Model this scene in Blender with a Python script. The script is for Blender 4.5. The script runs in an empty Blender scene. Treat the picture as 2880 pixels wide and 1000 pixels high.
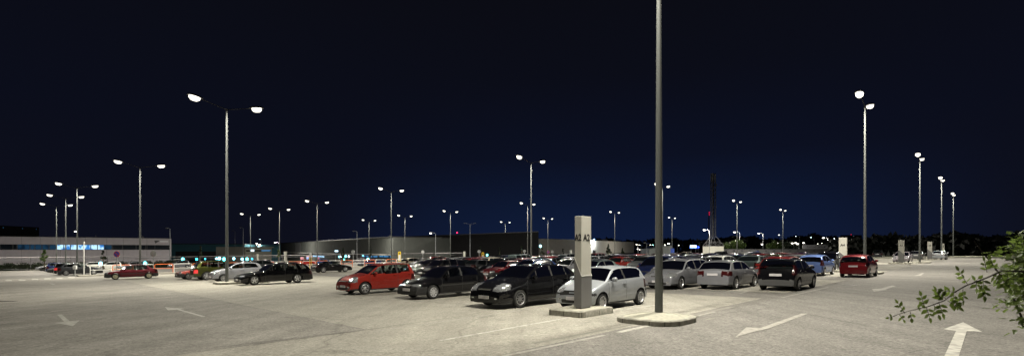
import bpy, math, random
from mathutils import Vector, Matrix

# ---------------------------------------------------------------- camera, sky, exposure
SC = bpy.context.scene
COL = SC.collection
F, CX, HY, CAMZ = 1375.0, 1440.0, 701.0, 1.88
cam = bpy.data.cameras.new("camera")
camo = bpy.data.objects.new("camera", cam)
COL.objects.link(camo)
camo.location = (0, 0, CAMZ)
camo.rotation_euler = (math.radians(90), 0, 0)
cam.sensor_fit = 'HORIZONTAL'
cam.sensor_width = 36
cam.lens = 36 * F / 2880
cam.shift_y = (HY - 500) / 2880
cam.clip_start = 0.1
cam.clip_end = 4000
cam.dof.use_dof = True
cam.dof.focus_distance = 20.0
cam.dof.aperture_fstop = 2.8
SC.camera = camo
SC.view_settings.view_transform = 'Standard'
SC.view_settings.look = 'None'
SC.view_settings.exposure = 0.0
SC.view_settings.gamma = 1.0
SC.render.engine = 'CYCLES'
SC.cycles.use_denoising = True
try:
    SC.cycles.denoiser = 'OPENIMAGEDENOISE'
except Exception:
    pass
SC.cycles.use_adaptive_sampling = False
SC.cycles.max_bounces = 6
SC.cycles.transparent_max_bounces = 10
SC.cycles.sample_clamp_indirect = 4.0
SC.cycles.sample_clamp_direct = 0.0

W = bpy.data.worlds.new("World")
SC.world = W
W.use_nodes = True
nt = W.node_tree
nt.nodes.clear()
wo = nt.nodes.new('ShaderNodeOutputWorld')
bg = nt.nodes.new('ShaderNodeBackground')
tc = nt.nodes.new('ShaderNodeTexCoord')
sx = nt.nodes.new('ShaderNodeSeparateXYZ')
nt.links.new(tc.outputs['Generated'], sx.inputs[0])
r1 = nt.nodes.new('ShaderNodeValToRGB')
e = r1.color_ramp.elements
e[0].position = 0.0; e[0].color = (.0044, .0051, .0112, 1)
e[1].position = 0.5; e[1].color = (.0033, .0036, .0064, 1)
e2 = r1.color_ramp.elements.new(.22); e2.color = (.0034, .0043, .0105, 1)
r2 = nt.nodes.new('ShaderNodeValToRGB')
e = r2.color_ramp.elements
e[0].position = 0.0; e[0].color = (.001, .0070, .031, 1)
e[1].position = 0.33; e[1].color = (0, 0, 0, 1)
e2 = r2.color_ramp.elements.new(.08); e2.color = (.0005, .0050, .022, 1)
e2 = r2.color_ramp.elements.new(.18); e2.color = (.0001, .0010, .0050, 1)
nt.links.new(sx.outputs[2], r1.inputs[0])
nt.links.new(sx.outputs[2], r2.inputs[0])
dt = nt.nodes.new('ShaderNodeVectorMath'); dt.operation = 'DOT_PRODUCT'
nt.links.new(tc.outputs['Generated'], dt.inputs[0])
AZ = math.radians(13)
dt.inputs[1].default_value = (math.sin(AZ), math.cos(AZ), 0)
mr = nt.nodes.new('ShaderNodeMapRange')
mr.interpolation_type = 'SMOOTHSTEP'
mr.inputs[1].default_value = .80; mr.inputs[2].default_value = 1.0
nt.links.new(dt.outputs['Value'], mr.inputs[0])
mx = nt.nodes.new('ShaderNodeMix'); mx.data_type = 'RGBA'; mx.blend_type = 'ADD'
nt.links.new(mr.outputs[0], mx.inputs[0])
nt.links.new(r1.outputs[0], mx.inputs[6])
nt.links.new(r2.outputs[0], mx.inputs[7])
nt.links.new(mx.outputs[2], bg.inputs[0])
bg.inputs[1].default_value = 1.0
nt.links.new(bg.outputs[0], wo.inputs[0])

LAMP = 2350.0      # watts of each mast luminaire
LAMPCOL = (1.0, .945, .80)

# ---------------------------------------------------------------- helpers
RND = random.Random(7)
S2 = math.sqrt(2)

def cl(v, a, b): return max(a, min(b, v))
def G(x, y): return .0145 * cl(x, -150, 100) - .0088 * cl(y, -40, 250)
def gp(X, Y):
    """point on the ground seen at photo position X, Y"""
    t = CAMZ * F / ((Y - HY) + .0145 * (X - CX) - 12.1)
    x = (X - CX) / F * t
    return (x, t)
def px(X, t): return ((X - CX) / F * t, t)
def uv(u, v): return ((u + v) / S2, (u - v) / S2)
def zat(Y, t): return CAMZ - (Y - HY) * t / F

def mat(name, col, rough=.6, metal=0, coat=0, noise=0, nscale=8, bump=0, bscale=60, spec=.4, emis=None, es=0, trans=0):
    m = bpy.data.materials.new(name)
    m.use_nodes = True
    n = m.node_tree.nodes; l = m.node_tree.links
    p = n['Principled BSDF']
    p.inputs['Base Color'].default_value = (*col, 1)
    p.inputs['Roughness'].default_value = rough
    p.inputs['Metallic'].default_value = metal
    p.inputs['Coat Weight'].default_value = coat
    p.inputs['Coat Roughness'].default_value = .055
    p.inputs['Specular IOR Level'].default_value = spec
    if emis:
        p.inputs['Emission Color'].default_value = (*emis, 1)
        p.inputs['Emission Strength'].default_value = es
    if noise or bump:
        t = n.new('ShaderNodeTexCoord')
    if noise:
        q = n.new('ShaderNodeTexNoise'); q.inputs['Scale'].default_value = nscale; q.inputs['Detail'].default_value = 6
        l.new(t.outputs['Object'], q.inputs['Vector'])
        r = n.new('ShaderNodeMapRange')
        r.inputs[1].default_value = .3; r.inputs[2].default_value = .7
        r.inputs[3].default_value = 1 - noise; r.inputs[4].default_value = 1 + noise
        l.new(q.outputs[0], r.inputs[0])
        v = n.new('ShaderNodeVectorMath'); v.operation = 'SCALE'
        v.inputs[0].default_value = col
        l.new(r.outputs[0], v.inputs['Scale'])
        l.new(v.outputs[0], p.inputs['Base Color'])
    if bump:
        q = n.new('ShaderNodeTexNoise'); q.inputs['Scale'].default_value = bscale; q.inputs['Detail'].default_value = 3
        l.new(t.outputs['Object'], q.inputs['Vector'])
        b = n.new('ShaderNodeBump'); b.inputs['Strength'].default_value = bump; b.inputs['Distance'].default_value = .02
        l.new(q.outputs[0], b.inputs['Height'])
        l.new(b.outputs[0], p.inputs['Normal'])
    return m

def emit(name, col, s):
    m = bpy.data.materials.new(name)
    m.use_nodes = True
    n = m.node_tree.nodes; l = m.node_tree.links
    n.clear()
    o = n.new('ShaderNodeOutputMaterial'); q = n.new('ShaderNodeEmission')
    q.inputs[0].default_value = (*col, 1); q.inputs[1].default_value = s
    l.new(q.outputs[0], o.inputs[0])
    m.cycles.emission_sampling = 'NONE'
    return m

class MB:
    def __init__(s): s.v = []; s.f = []; s.m = []
    def face(s, pts, mi=0):
        b = len(s.v); s.v += [tuple(p) for p in pts]
        s.f.append(tuple(range(b, b + len(pts)))); s.m.append(mi)
    def box(s, x0, x1, y0, y1, z0, z1, mi=0, M=None):
        c = [(x0, y0, z0), (x1, y0, z0), (x1, y1, z0), (x0, y1, z0), (x0, y0, z1), (x1, y0, z1), (x1, y1, z1), (x0, y1, z1)]
        if M: c = [tuple(M @ Vector(p)) for p in c]
        b = len(s.v); s.v += c
        for q in ((3, 2, 1, 0), (4, 5, 6, 7), (0, 1, 5, 4), (1, 2, 6, 5), (2, 3, 7, 6), (3, 0, 4, 7)):
            s.f.append(tuple(b + i for i in q)); s.m.append(mi)
    def bbox(s, x0, x1, y0, y1, z0, z1, r=.02, mi=0):
        """box with all edges chamfered"""
        xs = (x0, x1); ys = (y0, y1); zs = (z0, z1)
        def P(i, j, k, ax):
            x, y, z = xs[i], ys[j], zs[k]
            dx = r if i == 0 else -r; dy = r if j == 0 else -r; dz = r if k == 0 else -r
            if ax == 0: return (x, y + dy, z + dz)
            if ax == 1: return (x + dx, y, z + dz)
            return (x + dx, y + dy, z)
        b = len(s.v); idx = {}
        for i in (0, 1):
            for j in (0, 1):
                for k in (0, 1):
                    for ax in (0, 1, 2):
                        idx[(i, j, k, ax)] = len(s.v); s.v.append(P(i, j, k, ax))
        def q(*a): s.f.append(tuple(idx[t] for t in a)); s.m.append(mi)
        q((0, 0, 0, 0), (0, 0, 1, 0), (0, 1, 1, 0), (0, 1, 0, 0)); q((1, 0, 0, 0), (1, 1, 0, 0), (1, 1, 1, 0), (1, 0, 1, 0))
        q((0, 0, 0, 1), (1, 0, 0, 1), (1, 0, 1, 1), (0, 0, 1, 1)); q((0, 1, 0, 1), (0, 1, 1, 1), (1, 1, 1, 1), (1, 1, 0, 1))
        q((0, 0, 0, 2), (0, 1, 0, 2), (1, 1, 0, 2), (1, 0, 0, 2)); q((0, 0, 1, 2), (1, 0, 1, 2), (1, 1, 1, 2), (0, 1, 1, 2))
        for j in (0, 1):
            for k in (0, 1): q((0, j, k, 1), (1, j, k, 1), (1, j, k, 2), (0, j, k, 2))
        for i in (0, 1):
            for k in (0, 1): q((i, 0, k, 0), (i, 1, k, 0), (i, 1, k, 2), (i, 0, k, 2))
        for i in (0, 1):
            for j in (0, 1): q((i, j, 0, 0), (i, j, 1, 0), (i, j, 1, 1), (i, j, 0, 1))
        for i in (0, 1):
            for j in (0, 1):
                for k in (0, 1): q((i, j, k, 0), (i, j, k, 1), (i, j, k, 2))
    def tube(s, p0, p1, r0, r1=None, n=12, mi=0, cap=True):
        r1 = r0 if r1 is None else r1
        a = Vector(p0); c = Vector(p1); d = (c - a).normalized()
        up = Vector((0, 0, 1)) if abs(d.z) < .9 else Vector((1, 0, 0))
        e1 = d.cross(up).normalized(); e2 = d.cross(e1)
        b = len(s.v)
        for (o, r) in ((a, r0), (c, r1)):
            for i in range(n):
                t = 2 * math.pi * i / n
                s.v.append(tuple(o + e1 * (math.cos(t) * r) + e2 * (math.sin(t) * r)))
        for i in range(n):
            j = (i + 1) % n
            s.f.append((b + i, b + j, b + n + j, b + n + i)); s.m.append(mi)
        if cap:
            s.f.append(tuple(b + i for i in range(n))[::-1]); s.m.append(mi)
            s.f.append(tuple(b + n + i for i in range(n))); s.m.append(mi)
    def path(s, pts, r, n=8, mi=0):
        for i in range(len(pts) - 1): s.tube(pts[i], pts[i + 1], r, r, n, mi)
    def lathe(s, prof, n=24, mi=0, axis='z', o=(0, 0, 0)):
        b = len(s.v)
        for (r, h) in prof:
            for i in range(n):
                t = 2 * math.pi * i / n
                c, q = r * math.cos(t), r * math.sin(t)
                p = (c, q, h) if axis == 'z' else (c, h, q)
                s.v.append((p[0] + o[0], p[1] + o[1], p[2] + o[2]))
        for k in range(len(prof) - 1):
            for i in range(n):
                j = (i + 1) % n
                s.f.append((b + k * n + i, b + k * n + j, b + (k + 1) * n + j, b + (k + 1) * n + i)); s.m.append(mi)
    def prism(s, poly, z0, z1, mi=0, top=True, bottom=True, zf=None):
        n = len(poly); b = len(s.v)
        for z in (z0, z1):
            for p in poly:
                s.v.append((p[0], p[1], z + (zf(p[0], p[1]) if zf else 0)))
        for i in range(n):
            j = (i + 1) % n
            s.f.append((b + i, b + j, b + n + j, b + n + i)); s.m.append(mi)
        if top: s.f.append(tuple(b + n + i for i in range(n))); s.m.append(mi)
        if bottom: s.f.append(tuple(b + i for i in range(n))[::-1]); s.m.append(mi)
    def mesh(s, name, mats, smooth=None):
        me = bpy.data.meshes.new(name)
        me.from_pydata(s.v, [], s.f)
        for m in mats: me.materials.append(m)
        if len(mats) > 1: me.polygons.foreach_set('material_index', s.m)
        if smooth:
            me.polygons.foreach_set('use_smooth', [True] * len(s.f))
            me.update()
            me.set_sharp_from_angle(angle=math.radians(smooth))
        me.update()
        return me
    def obj(s, name, mats, parent=None, smooth=None, loc=(0, 0, 0)):
        if not isinstance(mats, (list, tuple)): mats = [mats]
        return link(name, s.mesh(name, mats, smooth), parent, loc)

def link(name, data, parent=None, loc=(0, 0, 0)):
    o = bpy.data.objects.new(name, data)
    COL.objects.link(o)
    if parent is not None: o.parent = parent
    o.location = loc
    return o

def tag(o, label, cat, group=None):
    o['label'] = label; o['category'] = cat
    if group: o['group'] = group
    return o
def thing(name, label, cat, loc, rz=0, group=None):
    o = link(name, None, None, loc)
    o.empty_display_size = .1
    o.rotation_euler = (0, 0, rz)
    return tag(o, label, cat, group)
def struct(o): o['kind'] = 'structure'; return o

ORD = ['', 'first', 'second', 'third', 'fourth', 'fifth', 'sixth', 'seventh', 'eighth', 'ninth', 'tenth', 'eleventh', 'twelfth',
       'thirteenth', 'fourteenth', 'fifteenth', 'sixteenth', 'seventeenth', 'eighteenth', 'nineteenth', 'twentieth', 'twenty-first',
       'twenty-second', 'twenty-third', 'twenty-fourth', 'twenty-fifth', 'twenty-sixth', 'twenty-seventh', 'twenty-eighth']

def text_mesh(s, size, m, bold=0.0, extrude=.002):
    c = bpy.data.curves.new('lettering', 'FONT')
    c.body = s; c.size = size; c.align_x = 'CENTER'; c.align_y = 'CENTER'
    c.offset = bold; c.extrude = extrude
    o = bpy.data.objects.new('tmp', c)
    COL.objects.link(o)
    bpy.context.view_layer.update()
    me = bpy.data.meshes.new_from_object(o.evaluated_get(bpy.context.evaluated_depsgraph_get()))
    bpy.data.objects.remove(o)
    me.materials.clear(); me.materials.append(m)
    return me

# ---------------------------------------------------------------- ground materials
def ground_mat(name, c1, c2, stain=.25, tyre=0.0, patch=.12):
    m = bpy.data.materials.new(name); m.use_nodes = True
    n = m.node_tree.nodes; l = m.node_tree.links; p = n['Principled BSDF']
    t = n.new('ShaderNodeTexCoord')
    def noise(scale, detail=4, rough=.55, vec=None):
        q = n.new('ShaderNodeTexNoise'); q.inputs['Scale'].default_value = scale
        q.inputs['Detail'].default_value = detail; q.inputs['Roughness'].default_value = rough
        l.new(vec or t.outputs['Object'], q.inputs['Vector']); return q.outputs[0]
    def rng(a, lo, hi, o0, o1):
        r = n.new('ShaderNodeMapRange'); r.inputs[1].default_value = lo; r.inputs[2].default_value = hi
        r.inputs[3].default_value = o0; r.inputs[4].default_value = o1; l.new(a, r.inputs[0]); return r.outputs[0]
    def mul(a, b):
        q = n.new('ShaderNodeMath'); q.operation = 'MULTIPLY'; l.new(a, q.inputs[0]); l.new(b, q.inputs[1]); return q.outputs[0]
    mixn = n.new('ShaderNodeMix'); mixn.data_type = 'RGBA'
    mixn.inputs[6].default_value = (*c1, 1); mixn.inputs[7].default_value = (*c2, 1)
    l.new(rng(noise(.12, 5), .35, .65, 0, 1), mixn.inputs[0])
    f = rng(noise(17, 3, .85), .35, .65, 1 - stain, 1 + stain)          # aggregate
    f = mul(f, rng(noise(7, 5, .8), .35, .65, 1 - stain * .45, 1 + stain * .45))
    f = mul(f, rng(noise(160, 2, .7), .3, .7, .86, 1.14))
    f = mul(f, rng(noise(.7, 6, .62), .3, .62, 1 - patch, 1 + patch * .5))      # worn areas
    f = mul(f, rng(noise(.035, 3), .35, .65, .9, 1.08))
    # oil and wear blots in the bays
    f = mul(f, rng(noise(1.7, 6, .72), .27, .40, .62, 1.0))
    # streaks along the driving directions
    mp = n.new('ShaderNodeMapping'); mp.inputs['Rotation'].default_value = (0, 0, math.radians(45)); mp.inputs['Scale'].default_value = (1.6, .06, 1)
    l.new(t.outputs['Object'], mp.inputs[0])
    f = mul(f, rng(noise(1.0, 5, .6, mp.outputs[0]), .3, .7, 1 - .16 - tyre, 1 + .07))
    mp2 = n.new('ShaderNodeMapping'); mp2.inputs['Rotation'].default_value = (0, 0, math.radians(-45)); mp2.inputs['Scale'].default_value = (1.1, .05, 1)
    l.new(t.outputs['Object'], mp2.inputs[0])
    f = mul(f, rng(noise(1.0, 4, .6, mp2.outputs[0]), .3, .7, 1 - .1 - tyre, 1.05))
    # fine cracks
    vo = n.new('ShaderNodeTexVoronoi'); vo.feature = 'DISTANCE_TO_EDGE'; vo.inputs['Scale'].default_value = .16
    nn = n.new('ShaderNodeTexNoise'); nn.inputs['Scale'].default_value = .8; nn.inputs['Detail'].default_value = 5
    l.new(t.outputs['Object'], nn.inputs['Vector'])
    va = n.new('ShaderNodeVectorMath'); va.operation = 'MULTIPLY_ADD'
    va.inputs[1].default_value = (1.5, 1.5, 0)
    l.new(nn.outputs['Color'], va.inputs[0]); l.new(t.outputs['Object'], va.inputs[2])
    l.new(va.outputs[0], vo.inputs['Vector'])
    f = mul(f, rng(vo.outputs[0], .0, .007, .74, 1.0))
    v = n.new('ShaderNodeVectorMath'); v.operation = 'SCALE'
    l.new(mixn.outputs[2], v.inputs[0]); l.new(f, v.inputs['Scale'])
    l.new(v.outputs[0], p.inputs['Base Color'])
    p.inputs['Roughness'].default_value = .82
    p.inputs['Specular IOR Level'].default_value = .25
    b = n.new('ShaderNodeBump'); b.inputs['Strength'].default_value = .5; b.inputs['Distance'].default_value = .012
    l.new(noise(55, 4, .7), b.inputs['Height']); l.new(b.outputs[0], p.inputs['Normal'])
    return m

M_LANE = ground_mat('lane_asphalt', (.188, .179, .166), (.222, .211, .195), .42, .03)
M_BAY = ground_mat('bay_concrete', (.315, .30, .262), (.345, .33, .288), .30, .02)
M_PAINT = mat('road_paint', (.40, .387, .352), .75, noise=.35, nscale=7)
M_PAINT2 = mat('worn_road_paint', (.295, .282, .255), .75, noise=.3, nscale=8)
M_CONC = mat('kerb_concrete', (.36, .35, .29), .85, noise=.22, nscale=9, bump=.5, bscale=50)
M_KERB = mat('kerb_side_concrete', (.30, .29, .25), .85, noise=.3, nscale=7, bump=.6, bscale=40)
M_SEAM = mat('tar_seam', (.10, .10, .085), .8, noise=.3, nscale=4)
M_GRASS = mat('grass_verge', (.05, .07, .025), .9, noise=.4, nscale=3, bump=.8, bscale=20)
M_SOIL = mat('dark_field', (.035, .04, .022), .95, noise=.4, nscale=.4)

# base ground: one sheet reaching the horizon
b = MB()
xs = [-1500, -700, -350, -150, -100, -60, -30, -10, 0, 10, 30, 60, 100, 200, 500, 1500]
ys = [-200, -40, -15, 0, 10, 25, 50, 90, 150, 250, 400, 800, 2500]
for x in xs:
    for y in ys: b.v.append((x, y, G(x, y) - .05))
for i in range(len(xs) - 1):
    for j in range(len(ys) - 1):
        k = i * len(ys) + j
        b.f.append((k, k + len(ys), k + len(ys) + 1, k + 1)); b.m.append(0)
struct(b.obj('ground', M_SOIL))

def sheet(name, poly, m, dz, sub=None):
    """flat polygon lying on the sloping ground (all inside the planar part)"""
    q = MB(); q.face([(p[0], p[1], G(*p) + dz) for p in poly])
    return struct(q.obj(name, m))
# paved lot (planar area |x|<=..)
sheet('parking_lot', [uv(*p) for p in ((-24, 30), (112, 2), (135, -20), (118, -92), (60, -92), (40, -92), (4, -139), (-24, -139))], M_LANE, 0)
M_LANE2 = ground_mat('lane_asphalt_worn', (.250, .237, .214), (.290, .275, .247), .36, .02, .22)
sheet('driving_lane', [uv(*p) for p in ((-14, -11.44), (6.16, -11.44), (6.16, -74.5), (-14, -74.5))], M_LANE2, .004)
sheet('parking_bays', [uv(*p) for p in ((6.2, -6.6), (20.5, -6.6), (20.5, -72.5), (6.2, -72.5))], M_BAY, .004)
sheet('parking_bays', [uv(*p) for p in ((-14, -6.6), (6.2, -6.6), (6.2, -11.4), (-14, -11.4))], M_BAY, .004)
for u0 in (23.5, 39.5, 55.5, 71.5, 87.5, 103.5):
    sheet('parking_bays', [uv(*p) for p in ((u0, -6.6), (u0 + 11.5, -6.6), (u0 + 11.5, -72.5), (u0, -72.5))], M_BAY, .004)

def strip(name, a, c, w, m, dz=.008):
    a = Vector(a); c = Vector(c); d = (c - a).normalized(); n = Vector((-d.y, d.x)) * w / 2
    return sheet(name, [tuple(a - n), tuple(c - n), tuple(c + n), tuple(a + n)], m, dz)
# painted lines near the camera
strip('bay_line', gp(1238, 957), gp(1612, 890), .10, M_PAINT)
strip('bay_line', gp(1053, 931), gp(1560, 858), .09, M_PAINT2)
strip('bay_line', gp(1728, 873), gp(1888, 850.5), .10, M_PAINT)
strip('bay_line', gp(1440, 873), gp(1567, 882), .05, M_PAINT2)
strip('bay_line', gp(1696, 888), gp(1748, 892), .08, M_PAINT2)
strip('edge_line', gp(1330, 1018), gp(1700, 942), .12, M_PAINT2)
strip('edge_line', gp(1740, 934), gp(1842, 911), .16, M_PAINT)
strip('edge_line', gp(1946, 891), gp(2010, 876), .13, M_PAINT2)
strip('edge_line', gp(2080, 824), gp(2135, 812), .10, M_PAINT2)
strip('edge_line', gp(2200, 836), gp(2330, 807), .10, M_PAINT2)
strip('slab_seam', gp(600, 977), gp(1035, 926), .045, M_SEAM)
strip('slab_seam', gp(1035, 926), gp(1300, 888), .03, M_SEAM)
strip('slab_seam', gp(1500, 965), gp(1785, 911), .13, mat('tar_stain', (.22, .21, .185), .85, noise=.15, nscale=3))
strip('slab_seam', gp(1946, 885), gp(2060, 862), .22, mat('tar_stain', (.21, .20, .18), .85, noise=.15, nscale=3))
strip('slab_seam', gp(2060, 862), gp(2560, 748), .05, mat('tar_stain', (.19, .18, .16), .85, noise=.15, nscale=3))
# lines between bays in the rows beyond
for uc in (26.2, 31.4):
    for k in range(0, 24, 1):
        v = -9.4 - 2.6 * k
        if v > -42 or uc < 27: strip('bay_line', uv(uc - 2.3, v), uv(uc + 2.3, v), .09, M_PAINT2)
for k in range(9, 24): strip('bay_line', uv(12, -9.4 - 2.6 * k), uv(16.5, -9.4 - 2.6 * k), .09, M_PAINT2)
def arrow(pts, m=M_PAINT): return sheet('painted_arrow', [gp(*p) for p in pts], m, .008)
arrow([(161, 884), (174, 883.5), (196, 902.5), (224, 900), (205, 916), (155, 907), (181, 904.5)])
arrow([(464, 862.8), (519, 867.4), (506, 869), (578, 888.8), (567, 890), (496, 869.6), (472, 871.5)])
arrow([(2709, 905.5), (2762, 932.5), (2719, 930.5), (2696, 1003), (2655, 1003), (2689, 929.5), (2653, 925)])
arrow([(2067, 948), (2099, 919.5), (2138, 921.5), (2255, 880.5), (2272, 881), (2162, 923), (2118, 933)], M_PAINT2)
arrow([(2458, 819), (2452, 812), (2478, 810.5), (2508, 802), (2520, 803), (2490, 813), (2496, 814)], M_PAINT2)
arrow([(2755, 806), (2768, 824), (2742, 825), (2745, 812.5), (2730, 812)], M_PAINT2)
arrow([(2571, 774.5), (2582, 771.5), (2593, 767), (2600, 767.5), (2590, 773), (2594, 774.5)], M_PAINT2)
arrow([(138, 795), (158, 797.5), (150, 799.5), (143, 798.5)], M_PAINT2)
for (x0, x1, y0) in ((15, 33, 786), (52, 71, 785), (89, 107, 783), (124, 143, 781.5), (158, 175, 780), (191, 209, 778)):
    sheet('road_dash', [gp(x0, y0 + 3), gp(x1, y0 + 3), gp(x1 + 1, y0), gp(x0 + 1, y0)], M_PAINT, .008)
M_OIL = mat('oil_stain', (.20, .19, .165), .7, noise=.3, nscale=5)
M_OILD = mat('oil_stain_dark', (.12, .113, .10), .6, noise=.3, nscale=5)
rs = random.Random(3)
for (X, Y, a, b_, m_) in ((898, 871, .09, .07, M_OILD), (707, 852, .16, .10, M_OIL), (735, 848, .2, .07, M_OIL), (712, 932, .10, .06, M_OIL), (657, 951, .05, .04, M_OILD), (1000, 888, .5, .06, M_OIL), (930, 889, .3, .05, M_OIL),
                          (986, 843, .35, .06, M_OIL), (1370, 889, .38, .14, M_OIL), (1330, 858, .25, .06, M_OIL), (1650, 906, .30, .07, M_OIL), (1710, 903, .22, .05, M_OIL), (905, 835, .15, .05, M_OIL), (1170, 858, .3, .05, M_OIL), (1260, 862, .25, .05, M_OIL),
                          (633, 932, .08, .05, M_OIL), (880, 832, .12, .05, M_OIL), (1995, 896, .25, .1, M_OIL), (1560, 925, .2, .05, M_OIL)):
    x, y = gp(X, Y); pts_ = []
    for i in range(18):
        t_ = 2 * math.pi * i / 18; r_ = rs.uniform(.6, 1.15); q_ = (a * r_ * math.cos(t_), b_ * r_ * math.sin(t_))
        c_ = math.cos(math.pi / 4 * (a > .15)); s_ = math.sin(math.pi / 4 * (a > .15)); pts_.append((x + q_[0] * c_ - q_[1] * s_, y + q_[0] * s_ + q_[1] * c_))
    sheet('oil_stain', pts_, m_, .0075)
# asphalt road beyond the hoops and verges
ROAD = mat('road_asphalt', (.085, .083, .08), .85, noise=.15, nscale=1, bump=.3)
sheet('road', [uv(*p) for p in ((14, -79), (84, -79), (84, -86), (14, -86))], ROAD, .006)
q = MB(); q.prism([uv(*p) for p in ((4.5, -75), (84, -75), (84, -78.2), (4.5, -78.2))], -.02, .13, zf=G)
struct(q.obj('pavement', mat('paving', (.36, .34, .29), .8, noise=.12, nscale=2)))
q = MB(); q.prism([gp(-30, 757), gp(335, 755.5), gp(560, 742), gp(560, 739), gp(-30, 739)], -.02, .12, zf=G)
struct(q.obj('grass_verge', M_GRASS))
q = MB(); q.prism([gp(-30, 760), gp(335, 758), gp(560, 744), gp(560, 742.3), gp(335, 755.7), gp(-30, 757.2)], -.02, .13, zf=G)
struct(q.obj('kerb', M_CONC))
q = MB(); q.prism([gp(2420, 726), gp(2960, 720), gp(2960, 718), gp(2420, 724)], -.02, .13, zf=G)
struct(q.obj('kerb', M_CONC))
# far car parks left of the road
sheet('far_parking_lot', [uv(*p) for p in ((-10, -87), (118, -92.5), (118, -135), (8, -139.5))], mat('far_asphalt', (.16, .15, .14), .85, noise=.15, nscale=1), .004)

# manhole covers
M_IRON = mat('cast_iron', (.06, .055, .05), .6, metal=.6, bump=.8, bscale=30)
for (X, Y, r, lab) in ((2392, 801, .35, 'round iron manhole cover in the lane in front of the red hatchback'),):
    x, y = gp(X, Y); q = MB(); q.lathe([(0.001, .012), (r * .9, .012), (r, .006), (r, -.01)], 24)
    tag(q.obj('manhole_cover', M_IRON, loc=(x, y, G(x, y))), lab, 'manhole cover')
q = MB(); q.box(-.5, .5, -.12, .12, -.02, .015)
for i in range(12): q.box(-.47 + i * .08, -.43 + i * .08, -.1, .1, .015, .022)
x, y = gp(12, 847)
o = q.obj('drain_grate', M_IRON, loc=(x, y, G(x, y))); o.rotation_euler = (0, 0, .1)
tag(o, 'slotted dark drain grate in the asphalt at the far left edge', 'drain')

# ---------------------------------------------------------------- traffic islands
def island(label, u0, u1, v0, v1, r, h=.16, name='traffic_island'):
    """kerbed concrete island with rounded or clipped corners, in row coordinates"""
    pts = []
    seg = 5 if r > .3 else 1
    for (cu, cv, a0) in ((u1 - r, v1 - r, 0), (u0 + r, v1 - r, 90), (u0 + r, v0 + r, 180), (u1 - r, v0 + r, 270)):
        for i in range(seg + 1):
            a = math.radians(a0 + 90 * i / seg)
            pts.append((cu + r * math.cos(a), cv + r * math.sin(a)))
    c = uv((u0 + u1) / 2, (v0 + v1) / 2)
    def loc(p, s=1):
        cu, cv = (u0 + u1) / 2, (v0 + v1) / 2
        q = uv(cu + (p[0] - cu) * s, cv + (p[1] - cv) * s)
        return (q[0] - c[0], q[1] - c[1])
    pts = pts[::-1]
    root = thing(name, label, 'traffic island', (c[0], c[1], G(*c)), 0)
    zf = lambda x, y: G(c[0] + x, c[1] + y) - G(*c)
    rr = min(.03, h * .2)
    k = MB(); n = len(pts)
    w = 1 - .14 / max(.5, min(u1 - u0, v1 - v0) / 2)
    rings = [(1.0, -.03), (1.0, h - rr), (1 - rr, h), (w, h)]
    for (s_, z) in rings:
        for p in pts:
            x, y = loc(p, s_); k.v.append((x, y, z + zf(x, y)))
    for a in range(len(rings) - 1):
        for i in range(n):
            j = (i + 1) % n
            k.f.append((a * n + i, a * n + j, (a + 1) * n + j, (a + 1) * n + i)); k.m.append(0)
    for i in range(0, n, 2 if n > 12 else 1):
        for f_ in ((0,) if n > 12 else (.02, .5)):
            p0 = Vector(loc(pts[i])); p1 = Vector(loc(pts[(i + 1) % n])); p = p0.lerp(p1, f_); d_ = (p1 - p0).normalized() * .012; o_ = p.normalized() * .004
            z_ = zf(*p)
            k.face([(*(p - d_ + o_), z_ - .02), (*(p + d_ + o_), z_ - .02), (*(p + d_ + o_), z_ + h - rr), (*(p - d_ + o_), z_ + h - rr)], 1)
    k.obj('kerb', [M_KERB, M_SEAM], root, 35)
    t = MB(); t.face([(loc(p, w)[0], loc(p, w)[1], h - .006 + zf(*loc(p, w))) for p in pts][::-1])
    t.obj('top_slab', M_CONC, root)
    return root
island('clipped square concrete island carrying the big A2 pylon', 11.35, 13.05, -9.85, -8.5, .12, .19)
island('rounded concrete island around the tall pole beside the A2 pylon', 11.25, 13.1, -7.55, -5.7, .62, .145)
island('concrete island under the double lamp mast beside the black estate car', 9.7, 13.2, -40.9, -38.6, .7, .17)
island('concrete island at the foot of the lamp mast behind the red hatchback', 43.6, 46.5, -8.3, -6.2, .8, .16)
island('concrete island under the A4 pylon behind the red hatchback', 47.0, 50.0, -10.4, -8.6, .12)
island('concrete island under the A6 pylon', 73.6, 76.4, -9.6, -7.6, .12)
island('concrete island under the lamp mast between the A6 and A8 pylons', 78.3, 81.8, -8.2, -6.2, .8, .16)
island('concrete island under the A8 pylon', 99.2, 102.4, -9.4, -7.2, .12)

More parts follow.
